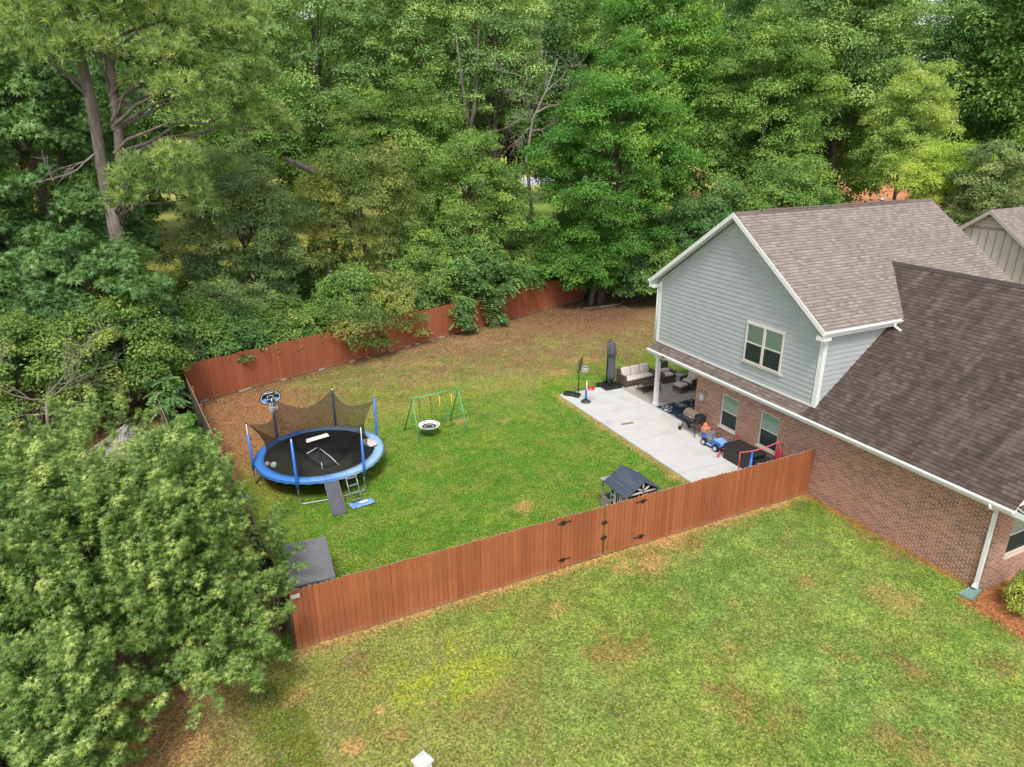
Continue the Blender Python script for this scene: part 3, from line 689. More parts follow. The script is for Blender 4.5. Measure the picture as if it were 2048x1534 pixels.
# lower dark roof
RX, RZ2 = 5.35, 3.0+SL*(5.35+.4); y0r = -6.72
s1 = vdir(SL, 1, (1, 0)); b = MB()
slab(b, [(-.4, .02, 3.0), (-.4, y0r, 3.0), (RX, y0r, RZ2), (RX, 2.2, RZ2), (XV, .0, 6.2), (XV, .02, 3.0+SL*(XV+.4))][:0] or [(-.4, .5, 3.0), (-.4, y0r, 3.0), (RX, y0r, RZ2), (RX, .5, RZ2)], -UY, s1)
slab(b, [(XV, .5, 6.2), (RX, .5, RZ2), (RX, 2.3, RZ2)], -UY, s1, th=.05)
s2 = vdir(SL, 1, (-1, 0))
slab(b, [(2*RX+.4, y0r, 3.0), (2*RX+.4, 2.2, 3.0), (RX, 2.2, RZ2), (RX, y0r, RZ2)], -UY, s2)
low = b.build('lower_roof', [MT['shingle_dark'], MT['white']], H)
b = MB()
for i in range(30):
    y1_ = 2.25-i*.3
    if y1_-.3 < y0r: break
    for sx_ in (-1, 1): b.poly([(RX, y1_, RZ2+.02), (RX, y1_-.31, RZ2+.014), (RX+sx_*.15, y1_-.31, RZ2+.014-.12), (RX+sx_*.15, y1_, RZ2+.02-.12)][::sx_])
b.build('ridge_cap', plain('dark_ridge_cap', (.055, .042, .038, 1), .95, var=.35), low)
# pent roof over the porch edge
b = MB(); pe = (3.39-3.0)/.4*.4
slab(b, [(-.4, 9.46, 3.0), (-.4, .5, 3.0), (.0, .5, 3.34), (.0, 9.3, 3.34)], -UY, vdir(.34, .4, (1, 0)))
slab(b, [(.25, 9.72, 3.0), (-.4, 9.46, 3.0), (.0, 9.3, 3.34), (.25, 9.38, 3.34)][::1], UX, vdir(.34, .4, (0, -1)), th=.04)
b.build('pent_roof', [mat_shingle('pent_shingle', [(.09, .07, .062, 1), (.135, .105, .095, 1), (.17, .135, .12, 1), (.21, .17, .15, 1)], .3), MT['white']], H)
b = MB(); gutter(b, (-.40, 9.5, 2.985), (-.40, y0r, 2.985), (-1, 0, 0), .105, .105); b.build('eave_gutter', MT['white'], H)
b = MB(); b.b2((-.40, y0r+.02, 2.80), (-.375, 9.46, 2.93)); b.b2((-.375, y0r+.04, 2.80), (-.0, 9.46, 2.82)); b.build('soffit', MT['soffit'], H)
# rake and eave return on the front gable
b = MB()
q = [(-.4, y0r-.001, 3.0), (RX, y0r-.001, RZ2), (RX, y0r-.001, RZ2-.2), (-.4, y0r-.001, 2.8)]; q2 = [(a, y_-.03, z_) for a, y_, z_ in q]
b.poly(q[::-1]); b.poly(q2)
for i in range(4): b.poly([q[i], q[(i+1) % 4], q2[(i+1) % 4], q2[i]])
b.b2((-.4, y0r-.42, 2.82), (2*RX+.4, y0r-.38, 2.98)); b.b2((-.4, y0r-.42, 2.82), (-.37, y0r-.03, 2.98)); b.b2((-.37, y0r-.38, 2.82), (2*RX+.4, CX, 2.84))
b.build('rake_board', MT['white'], H)
b = MB(); slab(b, [(-.4, y0r-.4, 3.0), (2*RX+.4, y0r-.4, 3.0), (2*RX+.4, y0r-.035, 3.13), (-.4, y0r-.035, 3.13)], UX, vdir(.13, .365, (0, 1)), th=.04); b.build('front_pent_roof', [MT['shingle_dark'], MT['white']], H)
b = MB(); b.poly([(0, CX, 2.9), (2*RX, CX, 2.9), (2*RX, CX, 3.3), (RX, CX, RZ2-.2), (0, CX, 3.2)], UX, UZ); b.build('front_gable_wall', MT['siding'], H)
# porch ceiling, beam and posts
b = MB(); b.b2((.0, 6.4, 2.76), (4.0, 9.35, 2.80)); b.b2((.02, 6.41, 2.6), (.2, 9.2, 2.759)); b.b2((.02, 9.2, 2.6), (4.0, 9.36, 2.759)); b.build('porch_ceiling', MT['white'], H)
b = MB(); b.box((.11, 9.27, 1.34), (.17, .17, 2.5)); b.box((.11, 9.27, .16), (.22, .22, .15)); b.box((.11, 9.27, 2.53), (.22, .22, .12)); b.build('porch_post', MT['white'], H)
# downspout at the front corner
b = MB(); b.box((-.07, -6.14, 1.43), (.085, .10, 2.55)); b.tube([(-.45, -6.14, 2.92), (-.45, -6.14, 2.80), (-.10, -6.14, 2.66), (-.07, -6.14, 2.55)], .055, 8); b.box((-.13, -6.16, .12), (.2, .1, .1), ry=.5); b.build('downspout', MT['white'], H)
# roof vent
b = MB(); b.tube([(8.4, 5.35, 9.1), (8.4, 5.35, 9.62)], .07, 12); b.lathe([(.0, .0), (.14, 0), (.15, .05), (.1, .09), (0, .1)], (8.4, 5.35, 9.6), 14); b.lathe([(0, -.02), (.15, -.02), (.15, .0), (0, 0)], (8.4, 5.35, 9.52), 14); b.build('vent_pipe', MT['steel'], H)
# windows
glass = NM('window_glass'); glass.nt.nodes.remove(glass.b); gl = glass.n('ShaderNodeBsdfGlossy'); gl.inputs['Roughness'].default_value = .03; gl.inputs['Color'].default_value = (.8, .9, .88, 1)
tr = glass.n('ShaderNodeBsdfTransparent'); tr.inputs[0].default_value = (.80, .93, .86, 1); mx = glass.n('ShaderNodeMixShader'); fr_ = glass.n('ShaderNodeFresnel'); fr_.inputs[0].default_value = 1.5
mm_ = glass.math('ADD', fr_.outputs[0], .05); glass.l(mm_, mx.inputs[0]); glass.l(tr.outputs[0], mx.inputs[1]); glass.l(gl.outputs[0], mx.inputs[2]); glass.l(mx.outputs[0], glass.out.inputs[0]); MT['glass'] = glass.mat
scr = NM('insect_screen'); scr.nt.nodes.remove(scr.b); tr = scr.n('ShaderNodeBsdfTransparent'); df_ = scr.n('ShaderNodeBsdfDiffuse'); df_.inputs[0].default_value = (.02, .025, .025, 1); mx = scr.n('ShaderNodeMixShader'); mx.inputs[0].default_value = .62
scr.l(tr.outputs[0], mx.inputs[1]); scr.l(df_.outputs[0], mx.inputs[2]); scr.l(mx.outputs[0], scr.out.inputs[0]); MT['screen'] = scr.mat
MT['blind'] = plain('white_blind', (.62, .68, .64, 1), .6, var=.05)
def window(parent, M, W_, H_, xg, frame=.055, lower_drop=.5, proud=.03, name='window', screen=True):
    """M maps local (u right, v up, n outward) to world; xg = glass plane depth (negative = inside)."""
    def P(u, v_, n): return M(u, v_, n)
    def bx(b, u0, u1, v0, v1, n0, n1):
        vs = [P(u, v_, n) for n in (n0, n1) for (u, v_) in ((u0, v0), (u1, v0), (u1, v1), (u0, v1))]
        b.shared(vs, [(0, 3, 2, 1), (4, 5, 6, 7), (0, 1, 5, 4), (1, 2, 6, 5), (2, 3, 7, 6), (3, 0, 4, 7)], False)
    b = MB()
    bx(b, 0, frame, 0, H_, xg-.02, proud); bx(b, W_-frame, W_, 0, H_, xg-.02, proud); bx(b, frame, W_-frame, 0, frame, xg-.02, proud+.012); bx(b, frame, W_-frame, H_-frame, H_, xg-.02, proud)
    bx(b, frame, W_-frame, H_/2-.025, H_/2+.025, xg+.001, xg+.022)
    fo = b.build(name, MT['cream'], parent)
    b = MB(); b.poly([P(frame, frame, xg), P(W_-frame, frame, xg), P(W_-frame, H_-frame, xg), P(frame, H_-frame, xg)]); b.build('pane', MT['glass'], fo)
    if screen:
        b = MB(); b.poly([P(frame, frame, xg+.012), P(W_-frame, frame, xg+.012), P(W_-frame, H_/2-.025, xg+.012), P(frame, H_/2-.025, xg+.012)]); b.build('screen', MT['screen'], fo)
    b = MB(); z_ = frame+.01
    while z_ < H_-frame:
        vs = [P(frame, z_, xg-.012), P(W_-frame, z_, xg-.012), P(W_-frame, z_+.036, xg-.018), P(frame, z_+.036, xg-.018)]; b.poly(vs); z_ += .043
    b.build('blind', MT['blind'], fo)
    b = MB(); b.poly([P(frame, frame, xg-.022), P(W_-frame, frame, xg-.022), P(W_-frame, H_-frame, xg-.022), P(frame, H_-frame, xg-.022)]); b.build('dark_backing', MT['dark'], fo)  # dark sheet behind the blind painted as the unlit interior
    return fo
mx_ = lambda y1, z0, x: (lambda u, v_, n: (x-n, y1-u, z0+v_))
window(H, mx_(3.84, 4.03, -.045), .93, 1.55, .0, proud=.045); window(H, mx_(2.91, 4.03, -.045), .93, 1.55, 0, proud=.045)
b = MB(); b.b2((-.085, 1.9, 3.96), (-.02, 3.92, 4.04)); b.b2((-.07, 1.95, 5.58), (-.02, 3.87, 5.62)); b.build('window_trim', MT['cream'], H)
for wv in (W1, W2):
    window(H, mx_(wv[1], wv[2], .085), wv[1]-wv[0], wv[3]-wv[2], .02, proud=.045, screen=True)
    b = MB()
    for k in range(11): b.box((-.012, wv[0]-.03+k*(wv[1]-wv[0]+.06)/10.5+.02, wv[2]-.035), (.07, .078, .07), ry=.12)
    b.build('window_sill', MT['soldier'], H)
window(H, lambda u, v_, n: (WF[0]+u, CX+.085-n, WF[2]+v_), WF[1]-WF[0], WF[3]-WF[2], .02, proud=.045)
b = MB()
for k in range(14): b.box((WF[0]-.03+k*.085, CX-.012, WF[2]-.035), (.072, .07, .07), rx=-.12)
b.build('window_sill', MT['brick'], H)
# wall fixtures
s = MB(); s.b2((-.07, 5.80, 1.62), (0, 5.98, 1.98)); s.b2((-.2, 5.79, 1.88), (-.05, 5.99, 1.92)); s.b2((-.2, 5.79, 1.60), (-.05, 5.99, 1.63))
for a in (5.795, 5.985):
    for x_ in (-.195, -.06): s.tube([(x_, a, 1.62), (x_, a, 1.9)], .008, 6)
s = s.build('wall_lantern', MT['steel'], H); MB().b2((-.17, 5.83, 1.63), (-.08, 5.95, 1.86)).build('lamp_glass', plain('frosted_lamp', (.5, .5, .46, 1), .2), s)
s = MB(); s.box((-.50, 8.2, 2.92), (.1, .12, .06)); s.lathe([(.02, 0), (.06, .08), (.05, .1), (0, .1)], (-.52, 8.14, 2.80), 10, Matrix.Rotation(pi, 3, 'X')); s.lathe([(.02, 0), (.06, .08), (.05, .1), (0, .1)], (-.54, 8.27, 2.82), 10, Matrix.Rotation(pi, 3, 'X')); s.build('flood_light', MT['blackmetal'], H)

# neighbour house beyond
N = thing('house', 'beige board-and-batten gable house rising behind the brown roof', 'house', (0, 0, 0))
NX, PY, PZ_ = 19.0, 6.6, 8.45; ns = .75; hw = 4.6
b = MB(); b.poly([(NX, PY+hw-.3, 0), (NX, PY-hw+.3, 0), (NX, PY-hw+.3, PZ_-ns*(hw-.3)), (NX, PY, PZ_), (NX, PY+hw-.3, PZ_-ns*(hw-.3))])
b.poly([(NX, PY-hw+.3, 0), (NX+12, PY-hw+.3, 0), (NX+12, PY-hw+.3, PZ_-ns*(hw-.3)), (NX, PY-hw+.3, PZ_-ns*(hw-.3))])
b.build('wall', MT['batten'], N); b = MB(); yy = PY-hw+.5
while yy < PY+hw-.4:
    zt = min(PZ_-ns*abs(yy-PY)-.1, 7.55); b.b2((NX-.025, yy-.025, 0), (NX, yy+.025, zt)); yy += .42
b.build('batten', plain('shade_toned_batten', (.38, .31, .26, 1), .7, var=.05), N)  # battens coloured darker than the wall to stand in for their shadow
b = MB(); b.b2((NX-.05, PY-1.15, 7.52), (NX-.001, PY+1.15, 7.62))
for k in range(5): z_ = 7.62+k*.17; hwid = (PZ_-z_)/ns-.05; b.b2((NX-.03, PY-hwid, z_), (NX-.001, PY+hwid, z_+.012))
b.build('gable_trim', plain('beige_trim', (.33, .28, .24, 1), .7, var=.05), N)
b = MB()
for sy in (-1, 1): slab(b, ([(NX-.4, PY+sy*hw, PZ_+.1-ns*hw), (NX-.4, PY, PZ_+.1), (NX+12, PY, PZ_+.1), (NX+12, PY+sy*hw, PZ_+.1-ns*hw)] if sy > 0 else [(NX-.4, PY, PZ_+.1), (NX-.4, PY-hw, PZ_+.1-ns*hw), (NX+12, PY-hw, PZ_+.1-ns*hw), (NX+12, PY, PZ_+.1)]), UX, vdir(ns, 1, (0, -sy)), th=.08)
b.build('roof', [MT['shingle'], MT['batten']], N)
b = MB()
for sy in (-1, 1):
    q = [(NX-.42, PY, PZ_+.09), (NX-.42, PY+sy*hw, PZ_+.09-ns*hw), (NX-.42, PY+sy*hw, PZ_-.10-ns*hw), (NX-.42, PY, PZ_-.12)]; q2 = [(x_+.03, y_, z_) for x_, y_, z_ in q]; b.poly(q); b.poly(q2[::-1])
    for i in range(4): b.poly([q[i], q2[i], q2[(i+1) % 4], q[(i+1) % 4]])
b.build('rake_board', plain('tan_rake_trim', (.42, .36, .31, 1), .6, var=.05), N)
b = MB(); b.tube([(NX+3.2, PY-.4, PZ_-.3), (NX+3.2, PY-.4, PZ_+.25)], .06, 10); b.build('vent_pipe', MT['steel'], N)

# neighbour's little shed with grey roof below the oak
S = thing('garden_shed', 'small shed with pale grey shingle roof half hidden by the oak crown', 'shed', (0, 0, 0))
b = MB(); b.b2((-23.6, 4.6, 0), (-20.3, 9.9, 2.0)); b.poly([(-23.6, 4.6, 2.0), (-20.3, 4.6, 2.0), (-21.95, 4.6, 3.0)]); b.poly([(-23.6, 9.9, 2.0), (-21.95, 9.9, 3.0), (-20.3, 9.9, 2.0)]); b.build('wall', MT['batten'], S)
b = MB(); slab(b, [(-20.1, 4.4, 2.0), (-20.1, 10.1, 2.0), (-21.95, 10.1, 3.1), (-21.95, 4.4, 3.1)], UY, vdir(1.1, 1.85, (-1, 0))); slab(b, [(-21.95, 4.4, 3.1), (-21.95, 10.1, 3.1), (-23.8, 10.1, 2.0), (-23.8, 4.4, 2.0)], UY, vdir(1.1, 1.85, (1, 0))); b.build('roof', [MT['shingle_grey'], MT['white']], S)
# ------------------------------------------------------------------ trampoline
def catm(p0, p1, sag, n=8):
    p0, p1 = np.array(p0, float), np.array(p1, float)
    return [p0+(p1-p0)*t-np.array([0, 0, sag*4*t*(1-t)]) for t in np.linspace(0, 1, n+1)]
T = thing('trampoline', 'round trampoline with blue padded rim, dark safety net and blue sleeved poles', 'trampoline', (-15.64, 9.58, 0))
TR = 2.40; PA = [R_(a) for a in (14, 64, 122, 177, 240, 298)]
def ring(r0, r1, z, th, n=72, jit=0):
    b = MB(); prof = [(r0, z-th), (r0, z), ((r0+r1)/2, z+.018), (r1, z-.005), (r1+.012, z-th)]
    vs = []; fs = []
    for k in range(n):
        for (r, zz) in prof: vs.append((r*cos(2*pi*k/n), r*sin(2*pi*k/n), zz))
    m = len(prof)
    for k in range(n):
        for i in range(m-1): fs.append((k*m+i, k*m+i+1, ((k+1) % n)*m+i+1, ((k+1) % n)*m+i))
    b.shared(vs, fs); return b
# pad: faded side (towards +x) and stronger blue side
n = 72; m0 = NM('blue_pad_vinyl'); v = m0.coord(); sx = m0.n('ShaderNodeSeparateXYZ'); m0.l(v, sx.inputs[0])
fd = m0.math('ADD', m0.math('MULTIPLY', sx.outputs[0], .22), m0.math('ADD', m0.math('MULTIPLY', m0.noise(v, 2.2, 3), .7), .02))
m0.col(m0.mix(m0.ramp(fd, [(.15, 0.0), (.65, 1.0)]), (.05, .19, .52, 1), (.30, .46, .68, 1))); m0.set(.45); m0.bump(m0.noise(v, 7, 2), .02); MT['pad'] = m0.mat
ring(2.06, 2.40, .92, .04).build('rim_pad', MT['pad'], T)
b = MB(); b.lathe([(0, .872), (1.2, .868), (2.1, .885)], (0, 0, 0), 72); b.build('jumping_mat', MT['mat'], T)
b = MB(); b.tube([(2.38*cos(2*pi*k/60), 2.38*sin(2*pi*k/60), .845) for k in range(61)], .028, 8, cap=False)
b.build('frame_ring', MT['steel'], T)
b = MB()
for k in range(90):
    a = 2*pi*k/90; b.tube([(2.0*cos(a), 2.0*sin(a), .868), (2.36*cos(a), 2.36*sin(a), .848)], .009, 4)
b.build('spring_row', MT['steel'], T)
b = MB()
vs = []; fs = []
for k in range(73):
    a = 2*pi*k/72; zl = .74+.05*(k % 2)*.6; vs += [(2.425*cos(a), 2.425*sin(a), .90), (2.43*cos(a), 2.43*sin(a), zl+.04)]
for k in range(72): fs.append((2*k, 2*k+1, 2*k+3, 2*k+2))
b.shared(vs, fs); b.build('pad_skirt', MT['pad'], T)
for i, a in enumerate(PA):      # W shaped legs between pole pairs
    if i % 2 == 0:
        a2 = PA[(i+1) % 6]; P = lambda t, r, z: (r*cos(t), r*sin(t), z)
        MB().tube([P(a, 2.4, .84), P(a, 2.45, .25), P(a, 2.45, .08), P(a+.06, 2.44, .03), P(a+(a2-a)*.5, 2.3, .03), P(a2-.06, 2.44, .03), P(a2, 2.45, .08), P(a2, 2.45, .25), P(a2, 2.4, .84)], .024, 8).build('leg', MT['steel'], T)
tops = []
for i, a in enumerate(PA):
    c_ = (cos(a), sin(a)); lean = .02; htop = [2.42, 2.6, 2.62, 2.52, 2.62, 2.6][i]
    zt = 2.1 if i in (3, 5) else 2.5
    po = MB().tube([(2.47*c_[0], 2.47*c_[1], .3), (2.47*c_[0], 2.47*c_[1], 1.0), ((2.47+lean)*c_[0], (2.47+lean)*c_[1], htop)], .022, 8).build('pole', MT['steel'], T)
    lt = (zt-1)/(htop-1)*lean
    MB().tube([(2.47*c_[0], 2.47*c_[1], .62), (2.47*c_[0], 2.47*c_[1], 1.0), ((2.47+lt)*c_[0], (2.47+lt)*c_[1], zt)], [.05, .052, .045], 10).build('foam_sleeve', MT['navy'] if i in (1, 2) else MT['blue'], po)
    MB().lathe([(0, 0), (.035, 0), (.035, .03), (0, .05)], ((2.47+lean)*c_[0], (2.47+lean)*c_[1], htop), 8).build('pole_cap', MT['black'], po)
    tops.append(((2.47+lean-.07)*c_[0], (2.47+lean-.07)*c_[1], htop-.05))
netm = NM('dark_mesh_net'); netm.nt.nodes.remove(netm.b); tr = netm.n('ShaderNodeBsdfTransparent'); d_ = netm.n('ShaderNodeBsdfDiffuse'); d_.inputs[0].default_value = (.045, .042, .032, 1); mx = netm.n('ShaderNodeMixShader'); mx.inputs[0].default_value = .62
netm.l(tr.outputs[0], mx.inputs[1]); netm.l(d_.outputs[0], mx.inputs[2]); netm.l(mx.outputs[0], netm.out.inputs[0])
def netpanel(i, j, sag, n=16, m=6, a0=0, a1=1):
    A, B = np.array(tops[i]), np.array(tops[j]); ang0, ang1 = PA[i], PA[j] if PA[j] > PA[i] else PA[j]+2*pi
    vs = []; fs = []
    for k in range(n+1):
        t = a0+(a1-a0)*k/n; top = A+(B-A)*t-np.array([0, 0, sag*4*t*(1-t)])
        rr = 1-.16*(4*t*(1-t)); top[:2] *= rr
        an = ang0+(ang1-ang0)*t; bot = np.array([1.97*cos(an), 1.97*sin(an), .9])
        for q in range(m+1):
            s_ = q/m; p = top+(bot-top)*s_; p[:2] *= 1-.10*sin(pi*s_); vs.append(p)
    for k in range(n):
        for q in range(m): fs.append((k*(m+1)+q, k*(m+1)+q+1, (k+1)*(m+1)+q+1, (k+1)*(m+1)+q))
    b = MB().shared(vs, fs); b.build('net_panel', netm.mat, T)
netpanel(0, 1, .30); netpanel(1, 2, .45); netpanel(2, 3, .35); netpanel(3, 4, .45); netpanel(5, 0, .7)
netpanel(4, 5, 1.45)
b = MB(); b.tube(catm((-.15, -1.0, .92), (.02, .35, 1.0), 0, 3), .03, 6); b.build('net_strap', MT['black'], T)
b = MB(); M_ = [(-.5, .98), (-.1, 1.02), (.42, 1.12)]
b.shared([(-.36, .78, 1.02), (.58, 1.02, 1.02), (.52, 1.18, 1.10), (-.34, .95, 1.10)], [(0, 1, 2, 3)], False); b.build('net_header_band', MT['cream'], T)
for pts in ([(0, 0.35, .93), (-.1, -.6, .9), (-.22, -1.55, .92)], [(0, .35, .93), (.28, -.7, .9), (.40, -1.5, .92)], [(-.05, .35, .93), (-.5, .05, .9)]):
    MB().tube(pts, .016, 6).build('net_cord', MT['ropewhite'], T)
# backboard on the trampoline pole
a = PA[2]; BB = (2.6*cos(a), 2.6*sin(a))
bo = MB(); out = [];
for k in range(33):
    t = pi*k/32; out.append((.43*cos(t), -.06+.36*sin(t)))
out += [(-.36, -.2), (-.18, -.27), (.18, -.27), (.36, -.2)]
def plate(b, pts, x0, x1):
    F = [(p[0], x0, p[1]) for p in pts]; B = [(p[0], x1, p[1]) for p in pts]; b.poly(F); b.poly(B[::-1])
    for i in range(len(pts)): b.poly([F[i], B[i], B[(i+1) % len(pts)], F[(i+1) % len(pts)]])
bp = thing('basketball_backboard', 'black and pale blue fan-shaped backboard with white net on the trampoline pole', 'basketball hoop', (-15.64+BB[0]+.02, 9.58+BB[1]-.10, 2.66), R_(10))
plate(bo, out, 0, .03); bo.build('board', MT['black'], bp)
b = MB(); ins = [(x*.9, z*.9) for x, z in out]; ins2 = [(x*.84, z*.84) for x, z in out]
for i in range(len(ins)): j = (i+1) % len(ins); b.poly([(ins[i][0], -.003, ins[i][1]), (ins2[i][0], -.003, ins2[i][1]), (ins2[j][0], -.003, ins2[j][1]), (ins[j][0], -.003, ins[j][1])])
for q in ([(-.12, -.08), (.12, -.08), (.12, -.10), (-.12, -.10)][::-1], [(-.12, .08), (.12, .08), (.12, .06), (-.12, .06)][::-1], [(-.12, -.1), (-.10, -.1), (-.10, .08), (-.12, .08)], [(.10, -.1), (.12, -.1), (.12, .08), (.10, .08)], [(-.22, .17), (.12, .17), (.12, .205), (-.22, .205)]): b.poly([(x, -.004, z) for x, z in q])
for r0 in (.03, .05): b.lathe([(r0, 0), (r0+.01, 0)], (.24, -.004, .13), 14, Matrix.Rotation(pi/2, 3, 'X'))
b.build('white_lines', MT['white'], bp)
b = MB(); b.poly([(-.34, -.0025, -.17), (-.15, -.0025, -.20), (-.15, -.0025, -.04), (-.25, -.0025, -.02), (-.355, -.0025, -.08)]); b.poly([(.34, -.0025, -.17), (.34, -.0025, -.08), (.15, -.0025, -.04), (.15, -.0025, -.20)]); b.build('blue_panel', MT['bluepale'], bp)
def hoop_net(parent, c, r, h, col_rim, colnet, droop=.6):
    b = MB(); b.tube([(c[0]+r*cos(2*pi*k/20), c[1]+r*sin(2*pi*k/20), c[2]) for k in range(21)], .012, 6, cap=False); rm = b.build('rim', col_rim, parent)
    b = MB(); nn = 10
    for k in range(nn):
        for dk in (.5, -.5):
            pts = []
            for q in range(5):
                t = q/4; rr = r*(1-(1-droop)*t); an = 2*pi*(k+dk*t*3)/nn; pts.append((c[0]+rr*cos(an), c[1]+rr*sin(an), c[2]-h*t))
            b.tube(pts, .011, 4)
    b.build('net', colnet, rm)
hoop_net(bp, (.0, -.26, -.22), .19, .36, MT['black'], MT['ropewhite'])
# things lying on the mat
for (lx_, ly_, rr, mt_, lab) in [(-1.98, -.35, .10, plain('tan_ball', (.25, .19, .15, 1), .6), 'small tan ball lying on the trampoline mat at its left edge'), (-1.78, -.62, .13, plain('grey_ball', (.26, .28, .26, 1), .6, var=.5, scale=14), 'larger grey ball lying on the trampoline mat near the rim')]:
    o = MB().ball((0, 0, rr), rr).build('ball', mt_); o.location = (-15.64+lx_, 9.58+ly_, .88); tag(o, lab, 'ball')
o = MB().cushion((0, 0, .06), (.42, .72, .13), rz=.4, pw=4).build('pillow', MT['cushion']); o.location = (-13.78, 9.3, .95); tag(o, 'white pillow left on the trampoline rim at its right side', 'pillow')
# slide
SL_ = thing('slide', 'black plastic slide leaning from the trampoline rim down to the grass', 'slide', (-15.72, 6.1, 0), R_(5))
b = MB(); P0, P1 = np.array([0, 0.02, .05]), np.array([.08, 1.12, .84])
prof = [(-.26, .05), (-.24, .05), (-.19, .0), (.19, .0), (.24, .05), (.26, .05), (.26, .02), (.2, -.03), (-.2, -.03), (-.26, .02)]
st_ = [P0+(P1-P0)*t+np.array([0, 0, -.05*sin(pi*t)]) for t in np.linspace(-.03, 1.03, 9)]
vs = [(p[0]+a_, p[1], p[2]+c_) for p in st_ for a_, c_ in prof]; m = len(prof); fs = [(i*m+k, i*m+(k+1) % m, (i+1)*m+(k+1) % m, (i+1)*m+k) for i in range(8) for k in range(m)]
b.shared(vs, fs, False); b.build('chute', MT['charcoal'], SL_)
b = MB()
for s_ in (-.235, .235): b.tube([st_[0]+[s_, 0, .055], st_[4]+[s_, 0, .055], st_[8]+[s_, 0, .055]], .012, 6)
b.build('edge_rail', MT['greysh'], SL_)
# ladder
LD = thing('ladder', 'thin grey metal ladder hooked on the trampoline rim right of the slide', 'ladder', (-15.02, 7.02, 0), R_(8))
for s_ in (-.19, .19): MB().tube([(s_, -.32, .0), (s_, .16, .95)], .014, 6).build('rail', MT['steel'], LD)
for t in (.1, .35, .6, .85): MB().box((0, -.32+.48*t, .95*t), (.38, .06, .02)).build('step', MT['greysh'], LD)
# blue bag on the grass
bb = MB(); rng = random.Random(5); vs = []; fs = []
for i in range(9):
    for j in range(7): vs.append((-.42+.84*i/8+rng.uniform(-.02, .02), -.2+.4*j/6+rng.uniform(-.02, .02), .03+.07*sin(pi*i/8)*sin(pi*j/6)+rng.uniform(0, .03)))
for i in range(8):
    for j in range(6): fs.append((i*7+j, (i+1)*7+j, (i+1)*7+j+1, i*7+j+1))
bb.shared(vs, fs, False); o = bb.build('bag', [m_ for m_ in [plain('light_blue_sheeting', (.16, .32, .62, 1), .35, var=.35, scale=5)]]); o.location = (-14.86, 6.48, 0); o.rotation_euler = (0, 0, .12); tag(o, 'crumpled light blue plastic bag on the grass at the ladder foot', 'bag')
b = MB(); b.cushion((0, 0, 0), (.34, .12, .03)); q = b.build('white_patch', MT['white'], o); q.location = (.05, -.05, .125)
o = MB().ball((0, 0, .12), .12, 20, 14).build('ball', MT['teal']); o.location = (-18.55, 8.6, 0); tag(o, 'teal ball on the grass beside the long grey fence', 'ball')
o = MB().ball((0, 0, .035), .035, 10, 8).build('ball', plain('tennis_yellow', (.45, .5, .1, 1), .9)); o.location = (-17.85, 8.35, 0); tag(o, 'tiny yellow ball in the grass by the trampoline leg', 'ball')

# ------------------------------------------------------------------ swing set
SW = thing('swing_set', 'green A-frame swing set on the lawn with one belt swing and one saucer swing', 'swing set', (0, 0, 0))
tl, tr_ = (-11.35, 11.12, 1.78), (-9.2, 11.32, 1.80)
for (t_, f_, mt_) in ((tl, (-11.55, 12.0, 0), 'dkgreen'), (tl, (-11.42, 10.35, 0), 'green'), (tr_, (-9.32, 12.1, 0), 'dkgreen'), (tr_, (-9.12, 10.45, 0), 'green')):
    MB().tube([t_, f_], .024, 8).build('leg', MT[mt_], SW)
MB().tube([(tl[0]-.06, tl[1], tl[2]+.02), (tr_[0]+.06, tr_[1], tr_[2]+.02)], .027, 8).build('top_bar', MT['green'], SW)
for (t_, f1, f2) in ((tl, (-11.55, 12.0, 0), (-11.42, 10.35, 0)), (tr_, (-9.32, 12.1, 0), (-9.12, 10.45, 0))):
    q = lambda a_, b_, t: tuple(a_[i]+(b_[i]-a_[i])*t for i in range(3)); MB().tube([q(t_, f1, .5), q(t_, f2, .5)], .015, 6).build('brace', MT['green'], SW)
sb = SW
bx_ = lambda t: tuple(tl[i]+(tr_[i]-tl[i])*t for i in range(3))
s1_, s2_ = bx_(.57), bx_(.84)
sw = MB().shared([(s1_[0]+(s2_[0]-s1_[0])*t+0, s1_[1]+dy-.05, .62+1.1*(t-.5)**2*.95) for t in np.linspace(0, 1, 9) for dy in (-.07, .07)], [(2*k, 2*k+1, 2*k+3, 2*k+2) for k in range(8)]).build('belt_seat', MT['dkgreen'], sb)
for s_ in (s1_, s2_): MB().tube([(s_[0], s_[1], s_[2]-.12), (s_[0], s_[1]-.05, .88)], .018, 6).build('chain_sleeve', MT['yellow'], sw); MB().tube([(s_[0], s_[1], s_[2]), (s_[0], s_[1], s_[2]-.13)], .006, 4).build('chain', MT['steel'], sw)
c_ = (-10.72, 11.0, .42)
dm = NM('ringed_saucer'); v = dm.coord(); ln = dm.n('ShaderNodeVectorMath', operation='LENGTH'); mp = dm.n('ShaderNodeMapping'); dm.l(v, mp.inputs[0]); mp.inputs['Scale'].default_value = (1, 1, 0); dm.l(mp.outputs[0], ln.inputs[0])
dm.col(dm.ramp(ln.outputs['Value'], [(0, (.02, .025, .04, 1)), (.17, (.6, .6, .58, 1)), (.20, (.02, .025, .04, 1)), (.31, (.66, .65, .60, 1))], 'CONSTANT')); dm.set(.6)
dish = MB().lathe([(0, 0), (.3, .01), (.42, .06), (.46, .10), (.48, .10), (.45, .04), (.3, -.02), (0, -.03)], (0, 0, 0), 32).build('saucer_seat', dm.mat, sb); dish.location = c_
for k, (tx, an) in enumerate([(.12, 2.2), (.12, 4.1), (.36, .9), (.36, 5.4)]):
    t_ = bx_(tx); MB().tube([tuple(np.array(t_)-np.array(c_)), (.46*cos(an), .46*sin(an), .1)], .010, 5).build('rope', MT['black'], dish)

